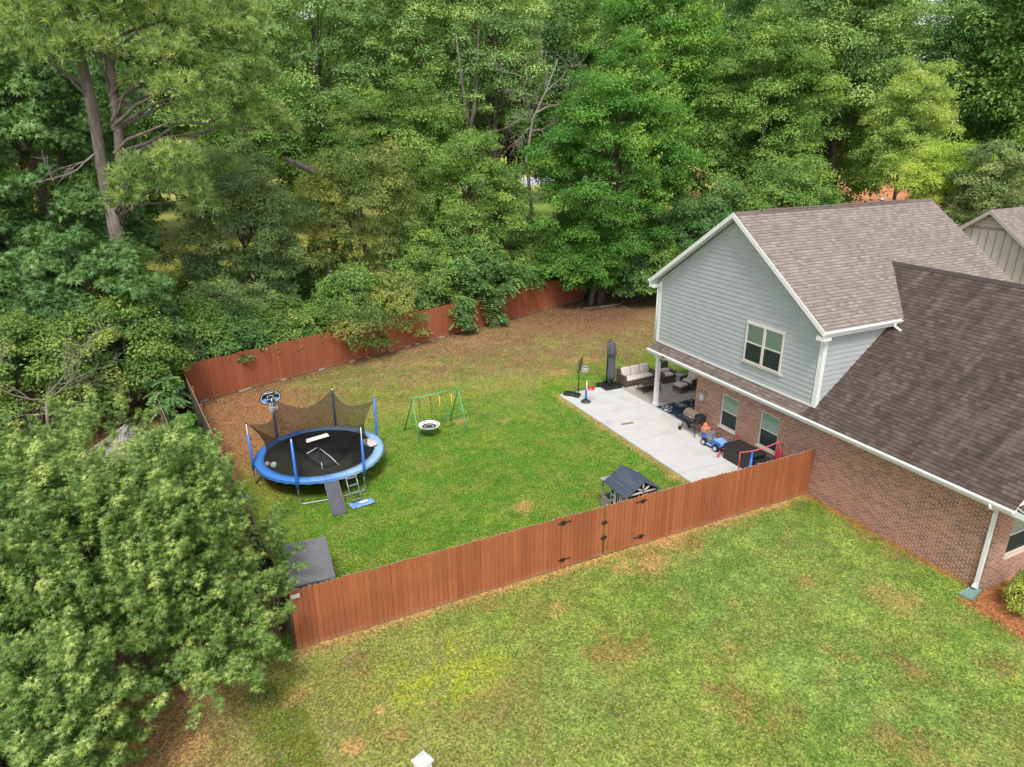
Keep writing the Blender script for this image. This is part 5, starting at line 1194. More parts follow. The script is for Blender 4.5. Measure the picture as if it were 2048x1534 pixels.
def tree(name, label, x, y, zc, R, leaf, shape='kite', size=.16, ncl=60, cr=1.1, per=260, seed=1, trunk_r=.22, group=None, flat=.65, tipmat=None, tips=0, trunk=True, inner=.35, bottom=-.75, pear=0., cat='tree', nl=14, bark='bark', tipdir=(.5, -.3, .9), extra=None, tvar=.28, trunk_off=(0, 0)):
    rs = np.random.RandomState(seed); Tt = thing(name, label, cat, (x, y, 0), 0, group); cr = cr*CRS; ncl = int(ncl*NCS)
    cl = crown_clumps(rs, R, ncl, inner, bottom, pear); parts = []; cc = np.array([0, 0, zc])
    if extra: cl += [np.array(e)-np.array([x, y, zc]) for e in extra]
    for c in cl:
        r = cr*rs.uniform(.5, 1.4); parts.append(clump_leaves(rs, c+cc, r, int(per*DF*(r/cr)**1.6), size*DS, shape, (.42+rs.normal()*.22), flat+.15, tvar=tvar)+(0,))
    mats = [LEAF[leaf]]
    emit('crown', parts, mats, Tt)
    if tips:
        tp = []
        up_ = [c for c in cl if np.dot(nrm(c), nrm(tipdir)) > .15 and np.linalg.norm(c/np.array(R)) > .6]
        for i in range(tips):
            c = up_[rs.randint(len(up_))]+cc+rsph(rs, 1)[0]*cr*.6; dr = nrm(np.array(tipdir)+rs.normal(size=3)*.25); L_ = rs.uniform(.7, 1.5); k = 46
            tt = rs.rand(k); P = c+dr*(tt*L_)[:, None]+rs.normal(size=(k, 3))*.075; N = rsph(rs, k); N[:, 2] += .6; N /= np.linalg.norm(N, axis=1, keepdims=True)
            tp.append(leafmesh(P, N, size*1.05, 'kite', .35+.45*tt+rs.normal(size=k)*.1, rs, np.tile(dr, (k, 1))+rsph(rs, k)*.8)+(0,))
        emit('new_shoots', tp, [LEAF[tipmat or 'tip']], Tt)
    if trunk:
        b = MB(); tx, ty = trunk_off; top = np.array([0, 0, zc+R[2]*.45])
        pts = [np.array([tx, ty, -.1]), np.array([tx*.8+rs.uniform(-.1, .1), ty*.8, zc*.25]), np.array([tx*.4+rs.uniform(-.15, .15), ty*.4, zc*.6]), np.array([rs.uniform(-.2, .2), rs.uniform(-.2, .2), zc]), top]
        b.tube(pts, [trunk_r*1.25, trunk_r, trunk_r*.85, trunk_r*.6, trunk_r*.25], 10); tk = b.build('trunk', MT[bark], Tt)
        b = MB(); idx = rs.choice(len(cl), min(nl, len(cl)), replace=False)
        for i in idx:
            c = cl[i]+cc; z0 = max(zc*.35, c[2]-R[2]*rs.uniform(.5, .9)); z0 = min(z0, zc+R[2]*.3)
            b.tube(limb_pts((0, 0, z0), c*np.array([.95, .95, 1]), rs), [trunk_r*.42, trunk_r*.34, trunk_r*.26, trunk_r*.2, trunk_r*.14, trunk_r*.06], 6, cap=False)
        b.build('limbs', MT[bark], tk)
    return Tt
def dup(root, loc, rz=0, sc=1.0, label=None, group=None):
    r = root.copy(); COL.objects.link(r); r.location = loc; r.rotation_euler = (0, 0, rz); r.scale = (sc if hasattr(sc, '__len__') else (sc, sc, sc))
    if label: r['label'] = label
    if group: r['group'] = group
    for ch in list(root.children):
        c = ch.copy(); COL.objects.link(c); c.parent = r
        for g in list(ch.children):
            d = g.copy(); COL.objects.link(d); d.parent = c
    return r
def twigs(b, p, d, L_, r, rs, depth):
    pts = [np.array(p, float)]; dd = nrm(d)
    for i in range(4): dd = nrm(dd+rs.normal(size=3)*.22); pts.append(pts[-1]+dd*L_/4)
    b.tube(pts, [r, r*.85, r*.7, r*.55, r*.4], 5, cap=False)
    if depth:
        for i in range(rs.randint(3, 6)):
            q = pts[rs.randint(1, 5)]; twigs(b, q, nrm(dd+rs.normal(size=3)*.75), L_*rs.uniform(.4, .7), r*.5, rs, depth-1)

DF, DS, CRS, NCS = 1.0, 1.0, 1.0, 1.0
# ------------------------------------------------------------------ foreground oaks
def oak(label, x, y, zc, R, seed, nspray, extra=(), tr=.13, size=.105):
    rs = np.random.RandomState(seed); Tt = thing('oak_tree', label, 'tree', (x, y, 0)); parts = []; tw = MB(); cc = np.array([0, 0, zc]); cnt = 0
    bases = []
    while len(bases) < nspray:
        d = rsph(rs, 1)[0]
        if d[2] < -.8: continue
        lump = .80+.17*sin(d[0]*4.3+seed)+.13*sin(d[1]*5.1+seed*2)+.10*sin(d[2]*6+d[0]*5)
        if rs.rand() > .35+.9*(lump-.5): continue
        hole = sin(d[0]*6.1+seed)*sin(d[1]*5.3+1.3*seed)*sin(d[2]*5.7+.7*seed)+.35*sin(d[0]*11+d[2]*9)
        if hole < -.22 and rs.rand() < .85: continue
        f = lump*rs.uniform(.72, 1.0) if rs.rand() < .72 else rs.uniform(.35, .75)
        bases.append((d*np.array(R)*f+cc, nrm(d*.55+np.array([0, 0, .75])+rs.normal(size=3)*.33), 1.0))
    for e in extra:
        for k in range(16): q = rsph(rs, 1)[0]; bases.append((np.array(e)-np.array([x, y, 0])+q*.38, nrm(q*.7+np.array([.15, -.1, .6])+rs.normal(size=3)*.3), .9))
    for (p, dr, sc) in bases:
        L_ = rs.uniform(.45, .85)*sc; k = int(62*L_/.6); tt = .12+.9*rs.rand(k)**.8; rad = (.17*(1-.5*tt))*rs.rand(k)**.5
        q = rsph(rs, k); P = p+dr*(tt*L_)[:, None]+q*rad[:, None]*1.2
        N = q*.35+rs.normal(size=(k, 3))*.35+np.array([0, 0, .75]); N /= np.linalg.norm(N, axis=1, keepdims=True)
        tip = rs.rand() < .27; al = q*.8+dr*1.0
        parts.append(leafmesh(P, N, size, 'oak', np.clip(.42+rs.normal()*.12, .1, .7)+(.45*tt if tip else .12*tt)+rs.normal(size=k)*.11, rs, al)+(0,))
        tw.tube([p-dr*.1, p+dr*L_*.5, p+dr*L_], [.010, .007, .003], 3, cap=False)
    cr_ = emit('crown', parts, [LEAF['oak']], Tt); tw.build('twigs', MT['bark'], cr_)
    b = MB(); b.tube([(0, 0, -.1), (.05, 0, zc*.4), (0, 0, zc*.8), (.05, 0, zc+R[2]*.5)], [tr*1.2, tr, tr*.75, tr*.25], 10); tk = b.build('trunk', MT['bark'], Tt); b = MB()
    for i in rs.choice(nspray, 60, replace=False):
        c = bases[i][0]; z0 = max(zc*.35, c[2]-R[2]*rs.uniform(.4, .8)); z0 = min(z0, zc+R[2]*.2); b.tube(limb_pts((0, 0, z0), c, rs), [.06, .05, .04, .03, .02, .01], 5, cap=False)
    b.build('limbs', MT['bark'], tk); return Tt
oak('large pale green oak whose crown fills the lower left and overhangs the fence corner', -21.7, .5, 3.25, (2.75, 3.0, 3.1), 11, 1900, [(-18.45, .6, 2.5), (-18.6, 1.4, 2.9), (-18.9, -.5, 2.0), (-19.1, -1.0, 1.6), (-19.3, 2.4, 3.6), (-21.4, 4.4, 5.2), (-22.6, 4.8, 5.2), (-20.6, 4.0, 4.8), (-21.6, -.8, 1.9), (-20.9, -1.9, 1.8), (-20.1, -2.0, 1.8), (-19.5, -1.6, 1.7), (-22.2, -.2, 2.2), (-22.9, .3, 2.2), (-23.4, -.6, 2.2), (-21.4, .4, 2.0)])
oak('oak crown at the left edge standing behind the largest oak', -23.8, 1.9, 3.5, (2.9, 3.3, 3.0), 12, 1050)
oak('smaller bright oak crown in the bottom left corner above pine straw', -23.3, -2.75, 1.8, (1.9, 1.7, 1.9), 13, 850, size=.10)
# evergreen shrub on the bed at the house corner
tree('shrub', 'rounded yellow-green evergreen shrub on the straw bed at the brick corner', .30, -7.35, .50, (.55, .55, .52), 'shrub', 'kite', .05, 46, .22, 330, 14, .04, flat=.9, inner=.3, bottom=-.95, cat='shrub', nl=6)

# ------------------------------------------------------------------ pine
PN = thing('pine_tree', 'tall twin-trunked pine with yellow-green needle clusters at upper left', 'tree', (-22.0, 22.7, 0))
b = MB()
b.tube([(0, 0, -.1), (.05, 0, 4), (.1, 0, 7.7), (.12, 0, 9.2)], [.48, .38, .34, .31], 12); pt = b.build('trunk', MT['pinebark'], PN)
MB().tube([(.05, 0, 8.6), (.05, 0, 10.5), (.15, 0, 13.2), (.1, 0, 16), (-.1, .1, 20), (-.1, .1, 23)], [.27, .26, .24, .21, .14, .05], 10).build('fork', MT['pinebark'], pt)
MB().tube([(.3, 0, 8.4), (.75, .05, 10.5), (1.05, .1, 13), (1.2, .1, 16), (1.5, .2, 20), (1.6, .2, 22)], [.24, .23, .21, .19, .12, .04], 10).build('fork', MT['pinebark'], pt)
rs = np.random.RandomState(31); tri = []
pinecl = [((-21.5, 22.2, 17.2), 1.9), ((-23.3, 22.5, 17.0), 1.5), ((-19.8, 22.2, 17.8), 1.7), ((-18.2, 22.6, 17.2), 1.8), ((-22.9, 21.6, 15.4), 1.2), ((-21.4, 21.4, 15.9), 1.3), ((-24.0, 22, 15.9), .9), ((-16.6, 23.2, 17.0), 1.7), ((-15.2, 24.0, 16.3), 1.5), ((-14.3, 24.6, 15.0), 1.1), ((-18.4, 21.8, 15.6), 1.5), ((-17.0, 22.6, 15.2), 1.5), ((-18.4, 20.8, 14.3), 1.2), ((-17.6, 20.6, 13.2), 1.1), ((-16.9, 21.4, 14.2), 1.1), ((-15.6, 23.4, 14.2), 1.2), ((-14.2, 24.2, 13.2), 1.1), ((-13.1, 24.8, 12.6), .8), ((-15.3, 23.6, 12.7), .9), ((-14.8, 24.4, 17.8), 1.4), ((-16.2, 23.2, 18.8), 1.4), ((-19.9, 18.9, 10.9), 1.25), ((-18.9, 18.6, 11.3), 1.15), ((-19.4, 18.4, 10.3), 1.2), ((-18.5, 18.5, 10.2), .95), ((-18.2, 18.6, 9.5), .8), ((-20.8, 19.3, 10.5), .95), ((-21.1, 19.6, 9.7), .8), ((-20.7, 20.2, 11.2), .7), ((-22.2, 21.5, 18.6), 1.5), ((-20.4, 21.8, 19.4), 1.6), ((-18.3, 22, 19), 1.5), ((-19.8, 21.6, 14.6), .8)]
TT, TB = [], []
for (c, r) in pinecl:
    n = int(72*r*r); d = rsph(rs, n); d[:, 2] = np.abs(d[:, 2])*1.0-.35*(rs.rand(n) < .4); P = np.array(c)-np.array([22*-1*0-22.0, 22.7, 0])+d*np.array([1, 1, .72])*(r*(.55+.5*rs.rand(n)))[:, None]
    ct = .5+rs.normal()*.12; tuft = rs.normal(size=n)*.3
    for k in range(18):
        q = rsph(rs, n)+d*.9; q /= np.linalg.norm(q, axis=1, keepdims=True); L_ = rs.uniform(.26, .42, n)[:, None]; side = np.cross(q, rsph(rs, n)); side /= np.linalg.norm(side, axis=1, keepdims=True)
        tri.append(np.stack([P+side*.02, P+q*L_, P-side*.02], 1).reshape(-1, 3)); TT.append(np.repeat(ct+tuft+rs.normal(size=n)*.06, 3))
V = np.concatenate(tri); emit('needle_crown', [(V, np.arange(len(V)).reshape(-1, 3), np.concatenate(TT), 0)], [LEAF['needle']], PN)
b = MB()
for (c, r) in pinecl:
    c = np.array(c)-np.array([-22.0, 22.7, 0]); tz = max(8.8, c[2]-1.6); tx = .1 if c[0] < .6 else min(1.3, .3+(tz-8.4)*.11)
    b.tube(limb_pts((tx, 0, tz), c, rs), [.08, .07, .06, .045, .03, .015], 6, cap=False)
    for k in range(3): b.tube(limb_pts(c-np.array([0, 0, .1]), c+rsph(rs, 1)[0]*r*.8, rs, 3), [.04, .03, .02, .01], 4, cap=False)
b.build('limbs', MT['pinebark'], pt)
b = MB(); twigs(b, (-.1, -.1, 11.6), (-1, -.3, -.2), 2.2, .05, rs, 2); twigs(b, (.9, 0, 12), (1, -.4, -.5), 3.2, .07, rs, 2); b.build('dead_branch', MT['deadwood'], pt)

DF, DS, CRS, NCS = 2.1, .93, .83, 1.38
# ------------------------------------------------------------------ trees behind the yard
WG = 'trees of the wood behind the backyard'
tree('sweetgum_tree', 'blue-green star-leaved sweetgum at left edge below the pine crown', -24.9, 27.5, 9.6, (4.8, 3.2, 7.6), 'star', 'star', .26, 110, 1.15, 200, 41, .22, WG, flat=.7)
tree('sweetgum_tree', 'lower blue-green star-leaved sweetgum spreading over the dark plank fence', -23.7, 20.6, 4.9, (3.6, 2.3, 3.0), 'star', 'star', .24, 70, .85, 210, 42, .14, WG, flat=.65)
tree('understory_tree', 'pale-leaved understory tree at the left edge among bare twigs', -26.2, 17.0, 3.3, (2.9, 1.8, 2.0), 'light', 'kite', .15, 50, .75, 230, 43, .1, WG)
tree('understory_tree', 'pale-leaved understory tree leaning over the back left fence corner', -22.7, 18.7, 3.0, (2.4, 1.9, 2.3), 'light', 'kite', .15, 55, .7, 230, 44, .1, WG)
tree('willow_oak_tree', 'grey-green narrow-leaved tree right of the pine trunk', -15.8, 28.2, 6.2, (3.1, 2.4, 5.2), 'willow', 'long', .2, 85, .95, 260, 45, .16, WG)
tree('willow_oak_tree', 'low grey-green narrow-leaved tree touching the left end of the red back fence', -17.6, 24.6, 2.6, (2.7, 1.7, 2.0), 'willow', 'long', .18, 50, .75, 250, 46, .1, WG)
tree('cherry_tree', 'yellowing loose-crowned cherry tree with drooping leaves over the fence middle', -8.1, 31.0, 6.6, (4.6, 3.2, 6.0), 'cherry', 'long', .2, 95, .95, 210, 47, .17, WG, inner=.5, extra=[(-11.7, 21.9, 2.1), (-10.5, 22.4, 2.1), (-9.2, 22.8, 2.0), (-7.9, 23.3, 1.4), (-6.7, 23.8, .8), (-10.9, 22.2, 1.2), (-9.6, 22.7, .8), (-8.1, 23.2, 2.6), (-10.1, 22.5, 2.9), (-12.0, 22.4, 2.9), (-6.8, 23.7, 1.7), (-9, 24.2, 3.2), (-7.5, 24.6, 3), (-10.4, 24, 3.4), (-8.4, 25.6, 3.8), (-10, 26, 3.8), (-6.6, 26, 3.4)])
tree('understory_tree', 'bright green bushy tree between the cherry and the drooping compound-leaved tree', -4.3, 28.6, 3.2, (2.7, 2.0, 2.6), 'mid', 'kite', .15, 55, .8, 250, 48, .12, WG)
tree('broadleaf_tree', 'mid-green round tree left of the big dark elm', .3, 31.6, 6.6, (4.2, 3.0, 5.2), 'mid', 'kite', .16, 100, 1.0, 260, 49, .2, WG)
tree('tall_tree', 'tall grey-green tree top centre-left right of the pine crown', -7.8, 42, 16.5, (5.6, 4.2, 8.2), 'grey', 'kite', .2, 120, 1.4, 250, 50, .3, WG)
tree('tall_tree', 'tall grey-green tree at the top centre with dense crown', 0.1, 42.2, 17.5, (5.9, 4.2, 8.2), 'grey', 'kite', .2, 120, 1.4, 250, 51, .3, WG)
tree('broadleaf_tree', 'bright green crown below the two tall grey-green trees', -3.6, 37.5, 10.6, (5.6, 3.4, 5.0), 'mid', 'kite', .18, 95, 1.2, 250, 52, .25, WG)
tree('tall_tree', 'tall grey-green tree with forked pale trunk left of the bare dead branches', 5.0, 38.2, 17.2, (4.4, 3.5, 7.2), 'grey', 'kite', .19, 90, 1.25, 210, 53, .3, WG, inner=.6)
tree('broadleaf_tree', 'green crown between the pine and the tall grey-green trees', -13.4, 38.0, 10.6, (4.2, 3.2, 6.2), 'mid', 'kite', .18, 95, 1.1, 250, 54, .22, WG)
tree('elm_tree', 'large deep green elm with bright yellow-green shoots above the end of the red fence', 10.2, 28.4, 9.0, (5.2, 4.2, 8.0), 'elm', 'kite', .17, 170, 1.15, 330, 55, .32, WG, tips=330, tipdir=(.75, -.35, .75), bottom=-.9, trunk_off=(-1.4, -.6), nl=24)
tree('elm_tree', 'low spreading deep green branches over the right end of the red fence', 8.6, 27.8, 3.3, (4.3, 2.5, 2.0), 'elm', 'kite', .16, 75, .85, 300, 56, .2, WG, trunk_off=(-.9, -.4))
tree('elm_tree', 'upper elm crown with bright shoots at the top of the frame behind the large elm', 17.2, 33.5, 17.2, (5.0, 4.0, 7.6), 'elm', 'kite', .19, 110, 1.35, 270, 57, .3, WG, tips=200, tipdir=(.7, -.3, .8))
tree('broadleaf_tree', 'broad mid-green tree right of the elm above the grey gable', 23.2, 27.6, 12.6, (4.8, 4.0, 7.6), 'mid', 'kite', .18, 120, 1.2, 280, 58, .3, WG)
tree('broadleaf_tree', 'mid-green lower crown just above the brown roof ridge', 21.0, 22.6, 6.6, (3.4, 3.0, 3.6), 'mid', 'kite', .17, 72, 1.0, 260, 59, .2, WG)
tree('tall_tree', 'tall mid-green tree at the top right left of the dark corner trees', 31.4, 27.6, 18.0, (5.6, 4.4, 7.6), 'grey', 'kite', .22, 115, 1.45, 250, 60, .32, WG)
tree('feathery_tree', 'light feathery green tree in front of the dark trees at right', 30.8, 20.9, 12.4, (2.8, 2.4, 4.2), 'feather', 'long', .2, 70, .9, 220, 61, .15, WG)
tree('tall_tree', 'dark blue-green tree filling the top right corner', 44, 25.2, 16.5, (6.4, 5.0, 9.4), 'dark', 'kite', .19, 140, 1.6, 380, 62, .3, WG)
tree('small_tree', 'yellow-green feathery small tree above the far end of the brown roof', 28.4, 15.6, 9.2, (3.3, 2.6, 2.1), 'yellow', 'long', .18, 70, .85, 210, 63, .12, WG, inner=.5)
tree('evergreen_tree', 'dull grey-green evergreen beside the beige neighbouring gable', 27.4, 12.1, 8.0, (2.0, 1.9, 3.4), 'greyd', 'kite', .14, 60, .75, 260, 64, .14, WG)
tree('understory_tree', 'dark green understory tree behind the left roof slope of the gable', 16.8, 25.0, 4.4, (3.4, 2.6, 3.7), 'dark', 'kite', .16, 75, .9, 260, 65, .14, WG)
tree('broadleaf_tree', 'green tree behind the pine trunks at the top left', -27.6, 44, 16.5, (5, 4, 7), 'mid', 'kite', .2, 100, 1.4, 230, 66, .3, WG)
# understory shrubs and saplings behind the back fence
protoU = [tree('sapling', 'leafy green sapling in the shade behind the back fence', 0, 0, 1.9, (1.7, 1.4, 1.6), l, 'kite', .15, 34, .62, 210, 70+i, .06, nl=6, group='saplings behind the back fence') for i, l in enumerate(('mid', 'light', 'dark'))]
rs = np.random.RandomState(77); first = {0: 1, 1: 1, 2: 1}
ulist = []
for t in np.linspace(-.06, 1.25, 28): ulist.append((-20.1+28.7*t+rs.uniform(-.5, .5), 19.6+10.1*t+1.9+rs.uniform(0, 1.6), rs.uniform(.8, 1.25), rs.choice([0, 0, 1, 2])))
for t in np.linspace(0, 1, 9): ulist.append((-30+9*t, 21.6+rs.uniform(0, 2), rs.uniform(.9, 1.3), rs.choice([0, 1, 2])))
for t in np.linspace(0, 1, 9): ulist.append((11+15*t, 27.5-9*t+rs.uniform(-1, 1.5), rs.uniform(1.0, 1.6), rs.choice([0, 2])))
for t in np.linspace(0, 1, 12): ulist.append((-18+40*t, 34+rs.uniform(-1, 3)-4*t, rs.uniform(1.1, 1.7), rs.choice([0, 1, 2])))
def zone(x, y):
    px = 1024+1370*math.tan(math.atan2(x-CAMLOC[0], y-CAMLOC[1])-R_(25.7))
    for lim, z in ((60, 'at the left edge'), (170, 'left of the pine trunk'), (300, 'at the pine foot'), (400, 'at the back left fence corner'), (520, 'behind the left end of the red fence'), (640, 'left of the yellowing cherry'), (760, 'under the yellowing cherry'), (880, 'right of the yellowing cherry'), (1000, 'behind the hanging compound fronds'), (1120, 'below the bare dead tree'), (1240, 'at the elm foot'), (1360, 'under the right side of the elm'), (1480, 'behind the grey gable peak'), (1600, 'behind the left of the brown roof ridge'), (1720, 'behind the middle of the brown roof ridge'), (1850, 'behind the right end of the brown roof ridge'), (1960, 'by the yellow-green small tree'), (2200, 'behind the beige neighbouring house')):
        if px < lim: return z
    return 'outside the right edge'
USED = {}
def lab_sap(x, y, k):
    far_ = y > 21.9+.352*(x+20.1)+.6 if x < 9 else y > 31
    return ('bright green', 'pale green', 'dark green')[k]+' sapling '+zone(x, y)+(', farther back' if far_ else ', close behind the fence' if x < 9 else ', in the shade')
descr = ['behind the back fence under the cherry', 'behind the left end of the red fence', 'in the wood below the tall trees']
for i, (x, y, s, k) in enumerate(ulist):
    if 0 < x < 4 and y > 33: continue
    if 1690 < 1024+1370*math.tan(math.atan2(x-CAMLOC[0], y-CAMLOC[1])-R_(25.7)) < 1900: continue
    lb_ = lab_sap(x, y, k)
    if lb_ in USED and not first[k]: continue
    USED[lb_] = 1
    if first[k]: ob_ = protoU[k]; ob_.location = (x, y, 0); ob_.rotation_euler = (0, 0, rs.uniform(0, 6)); first[k] = 0; ob_['label'] = lb_
    else: ob_ = dup(protoU[k], (x, y, 0), rs.uniform(0, 6), (s, s, s*rs.uniform(.8, 1.3)), lb_)
# far rows closing the wood
protoF = [tree('forest_tree', 'distant tall tree mostly hidden behind the nearer crowns', 0, 0, 15, (6.2, 5.6, 10.5), l, 'kite', .32, 110, 1.9, 170, 90+i, .35, nl=10, group='distant tall trees closing the wood', bottom=-.85) for i, l in enumerate(('mid', 'grey', 'dark'))]
fi = 0; cx0, cy0 = CAMLOC[0], CAMLOC[1]
zpx = lambda x, y: 1024+1370*math.tan(math.atan2(x-CAMLOC[0], y-CAMLOC[1])-R_(25.7))
for row, (dist, s0, n_) in enumerate(((74, 1.0, 17), (92, 1.12, 16), (125, 1.3, 14))):
    for i in range(n_):
        az = R_(25.7)+math.atan((-1150+2300*(i+.5*(row % 2)+rs.uniform(-.2, .2))/(n_-1))/1370.)
        dd = dist*rs.uniform(.94, 1.08); x, y = cx0+dd*sin(az), cy0+dd*cos(az)
        if row == 0 and -27 < x < -1: x += 0; y += 22
        if 1670 < zpx(x, y) < 1915:
            if row < 2: continue
            dd *= 1.5; x, y = cx0+dd*sin(az), cy0+dd*cos(az)
        k = (i+row) % 3; s = s0*rs.uniform(.9, 1.12)
        lab_ = ('mid-green', 'grey-green', 'dark')[k]+' distant tall tree '+zone(x, y)+(', front row', ', second row', ', last row')[row]
        if fi < 3: protoF[k]['label'] = lab_; protoF[k].location = (x, y, 0); protoF[k].scale = (s, s, s); fi += 1 if True else 0
        else: dup(protoF[k], (x, y, 0), rs.uniform(0, 6), (s, s, s*rs.uniform(.95, 1.1)), lab_)

# ------------------------------------------------------------------ compound-leaved plants
def frond_plant(name, label, loc, cents, nper, L0, seed, group=None, down=.5, tilt=(0, -1, 0), leaf='frond', ls=.17):
    rs = np.random.RandomState(seed); Tt = thing(name, label, 'tree', loc, 0, group); parts = []; b = MB(); lo = np.array(loc)
    for c in cents:
        c = np.array(c)-lo; b.tube(limb_pts((0, 0, max(.3, c[2]*.5)), c, rs), [.06, .05, .04, .035, .03, .02], 6, cap=False)
        for k in range(nper):
            d = nrm(rsph(rs, 1)[0]*np.array([1, 1, .5])+np.array(tilt)*.5); L_ = L0*rs.uniform(.7, 1.2); m = 11; tt = np.linspace(.12, 1, m)
            curve = c+d*(tt*L_)[:, None]; curve[:, 2] -= down*L_*tt**2; tan = nrm(d-np.array([0, 0, down])); side = nrm(np.cross(tan, [0, 0, 1]))
            ct = .5+rs.normal()*.18
            for s_ in (-1, 1):
                al = np.tile(side*s_+tan*.35+np.array([0, 0, -.25]), (m, 1)); N = np.tile(np.array([0, 0, 1.])+side*s_*.2, (m, 1))+rs.normal(size=(m, 3))*.12; N /= np.linalg.norm(N, axis=1, keepdims=True)
                T_ = al-N*np.sum(al*N, 1, keepdims=True); T_ /= np.linalg.norm(T_, axis=1, keepdims=True); B_ = np.cross(N, T_)
                tris = np.array(SH['kite'])*ls*rs.uniform(.85, 1.15); V = curve[:, None, None]+tris[None, ..., 0:1]*B_[:, None, None]+tris[None, ..., 1:2]*T_[:, None, None]+tris[None, ..., 2:3]*N[:, None, None]
                V = V.reshape(-1, 3); parts.append((V, np.arange(len(V)).reshape(-1, 3), np.repeat(ct+rs.normal(size=m)*.08, 6), 0))
    emit('foliage', parts, [LEAF[leaf]], Tt); b.tube([(0, 0, 0), (0, 0, max(.4, loc[2]+1.2))], .06, 6); b.build('stem', MT['bark'], Tt)
frond_plant('mimosa_tree', 'compound-leaved tree drooping long fronds over the red back fence', (-.2, 28.3, 0), [(-3.0, 26.4, 4.6), (-1.3, 27.0, 5.0), (.4, 27.6, 4.4), (2.3, 28.3, 3.5), (-2.6, 26.6, 3.2), (-.5, 27.3, 3.5), (1.8, 28.1, 2.5), (3.6, 28.6, 2.4), (-3.4, 25.1, 2.4), (-3.45, 25.0, 1.7), (-3.5, 25.0, 1.0), (-.9, 26.0, 2.4), (-.85, 26.0, 1.7), (-.75, 25.9, .9), (-2.0, 25.7, 3.3), (.2, 26.4, 2.7), (-1.5, 25.9, 2.9), (1.2, 26.9, 3.0), (2.5, 27.3, 3.2), (-2.6, 25.8, 4.1), (0, 26.8, 4.0), (1.2, 27.4, 3.8), (-1.2, 26.4, 4.2)], 20, .85, 101, WG, .65, ls=.26)
frond_plant('mimosa_tree', 'dark compound-leaved sapling growing in the alley left of the fence corner', (-20.95, 17.4, 0), [(-20.95, 17.6, 2.3), (-20.8, 17.0, 2.2), (-21.1, 16.6, 1.9), (-20.7, 16.4, 1.6), (-20.6, 17.6, 1.7), (-20.4, 15.6, 1.0), (-20.95, 15.9, 1.4), (-21.3, 17.2, 2.2)], 12, .7, 102, None, .5, ls=.17)
tree('vine', 'narrow green vine climbing the outer face of the long grey fence', -20.05, 13.4, .9, (.22, 1.6, .8), 'elm', 'kite', .08, 40, .2, 120, 103, .02, cat='vine', nl=3)
# dead branches and forked bare trunks
def dead(name, label, root, starts, seed, cat='branch', group=None, mat='deadwood'):
    rs = np.random.RandomState(seed); b = MB(); lo = np.array(root)
    for (p, d, L_, r, dep) in starts: twigs(b, np.array(p)-lo, d, L_, r, rs, dep)
    return b
DT = thing('dead_tree', 'bare pale dead tree with spreading twigs left of the deep green elm', 'tree', (5.6, 33.0, 0))
b = MB(); b.tube([(0, 0, 0), (.1, 0, 6), (-.6, -.4, 10.5), (-.2, -.6, 13.2), (.7, -.8, 15), (1.6, -1.0, 17.2)], [.2, .16, .12, .09, .07, .03], 8); tk = b.build('trunk', MT['deadwood'], DT)
dead('x', '', (5.6, 33, 0), [((5.2, 32.4, 13.0), (-.6, -.4, .8), 3.4, .08, 3), ((5.6, 32.3, 13.6), (1, -.5, .25), 3.6, .09, 3), ((6.3, 32.2, 15), (1, -.3, .5), 3.2, .07, 3), ((5.3, 32.4, 12.4), (.9, -.6, -.25), 3.0, .06, 3), ((5.1, 32.4, 12.6), (-.7, -.6, -.5), 2.4, .05, 3), ((6.4, 32.2, 15.4), (-.2, -.5, 1), 2.8, .06, 2)], 5).build('twigs', MT['deadwood'], tk)
VT = thing('forked_trunk', 'pale forked tree trunk rising through the grey-green crown at centre', 'tree', (2.0, 36.3, 0))
MB().tube([(0, 0, 0), (.05, 0, 8), (.0, 0, 12.6)], [.26, .22, .2], 10).build('trunk', MT['pinebark'], VT)
for p in ([(0, 0, 12.5), (-.3, -.1, 14.0), (-.6, 0, 16.5), (-.8, .2, 19)], [(0, 0, 12.5), (.45, 0, 14), (.75, .1, 16.5), (1.0, .1, 20)]): MB().tube(p, [.19, .16, .12, .06], 8).build('fork', MT['pinebark'], VT)
LG = MB(); LG.tube([(-.75, .1, .35), (0, 0, 0), (.8, -.1, -.45)], [.14, .17, .18], 10); o = LG.build('broken_log', MT['pinebark']); o.location = (-12.4, 27.2, 10.7); tag(o, 'broken red-brown log snagged high in the crown left of the yellowing cherry', 'log')
D2 = thing('dead_tree', 'bare grey twigs spreading above the dark plank fence at left', 'tree', (-25.2, 15.2, 0))
b = MB(); b.tube([(0, 0, 0), (.1, -.1, 1.6), (.3, -.3, 2.8)], [.08, .07, .05], 6); tk = b.build('trunk', MT['deadwood'], D2)
dead('x', '', (-25.2, 15.2, 0), [((-24.9, 14.9, 2.8), (.9, -.2, .4), 2.4, .035, 3), ((-24.9, 14.9, 2.8), (-.9, -.3, .5), 2.4, .035, 3), ((-24.9, 14.9, 2.6), (.2, -.8, -.2), 1.6, .03, 3), ((-25, 15, 2.2), (-1, -.5, 0), 2.2, .03, 3), ((-24.9, 14.9, 2.9), (1, .3, .7), 2.6, .03, 3)], 6).build('twigs', MT['deadwood'], tk)
D3 = thing('dead_tree', 'slender bare vine stems at the back left fence corner', 'tree', (-20.6, 20.2, 0))
b = MB(); b.tube([(0, 0, 0), (-.3, -.2, 2.2), (-.7, -.3, 4.2)], [.07, .05, .03], 6); tk = b.build('trunk', MT['deadwood'], D3)
dead('x', '', (-20.6, 20.2, 0), [((-20.9, 20, 2.3), (.6, -.3, .3), 1.8, .025, 3), ((-21, 20, 3), (.3, -.4, .8), 1.8, .02, 2)], 7).build('twigs', MT['deadwood'], tk)
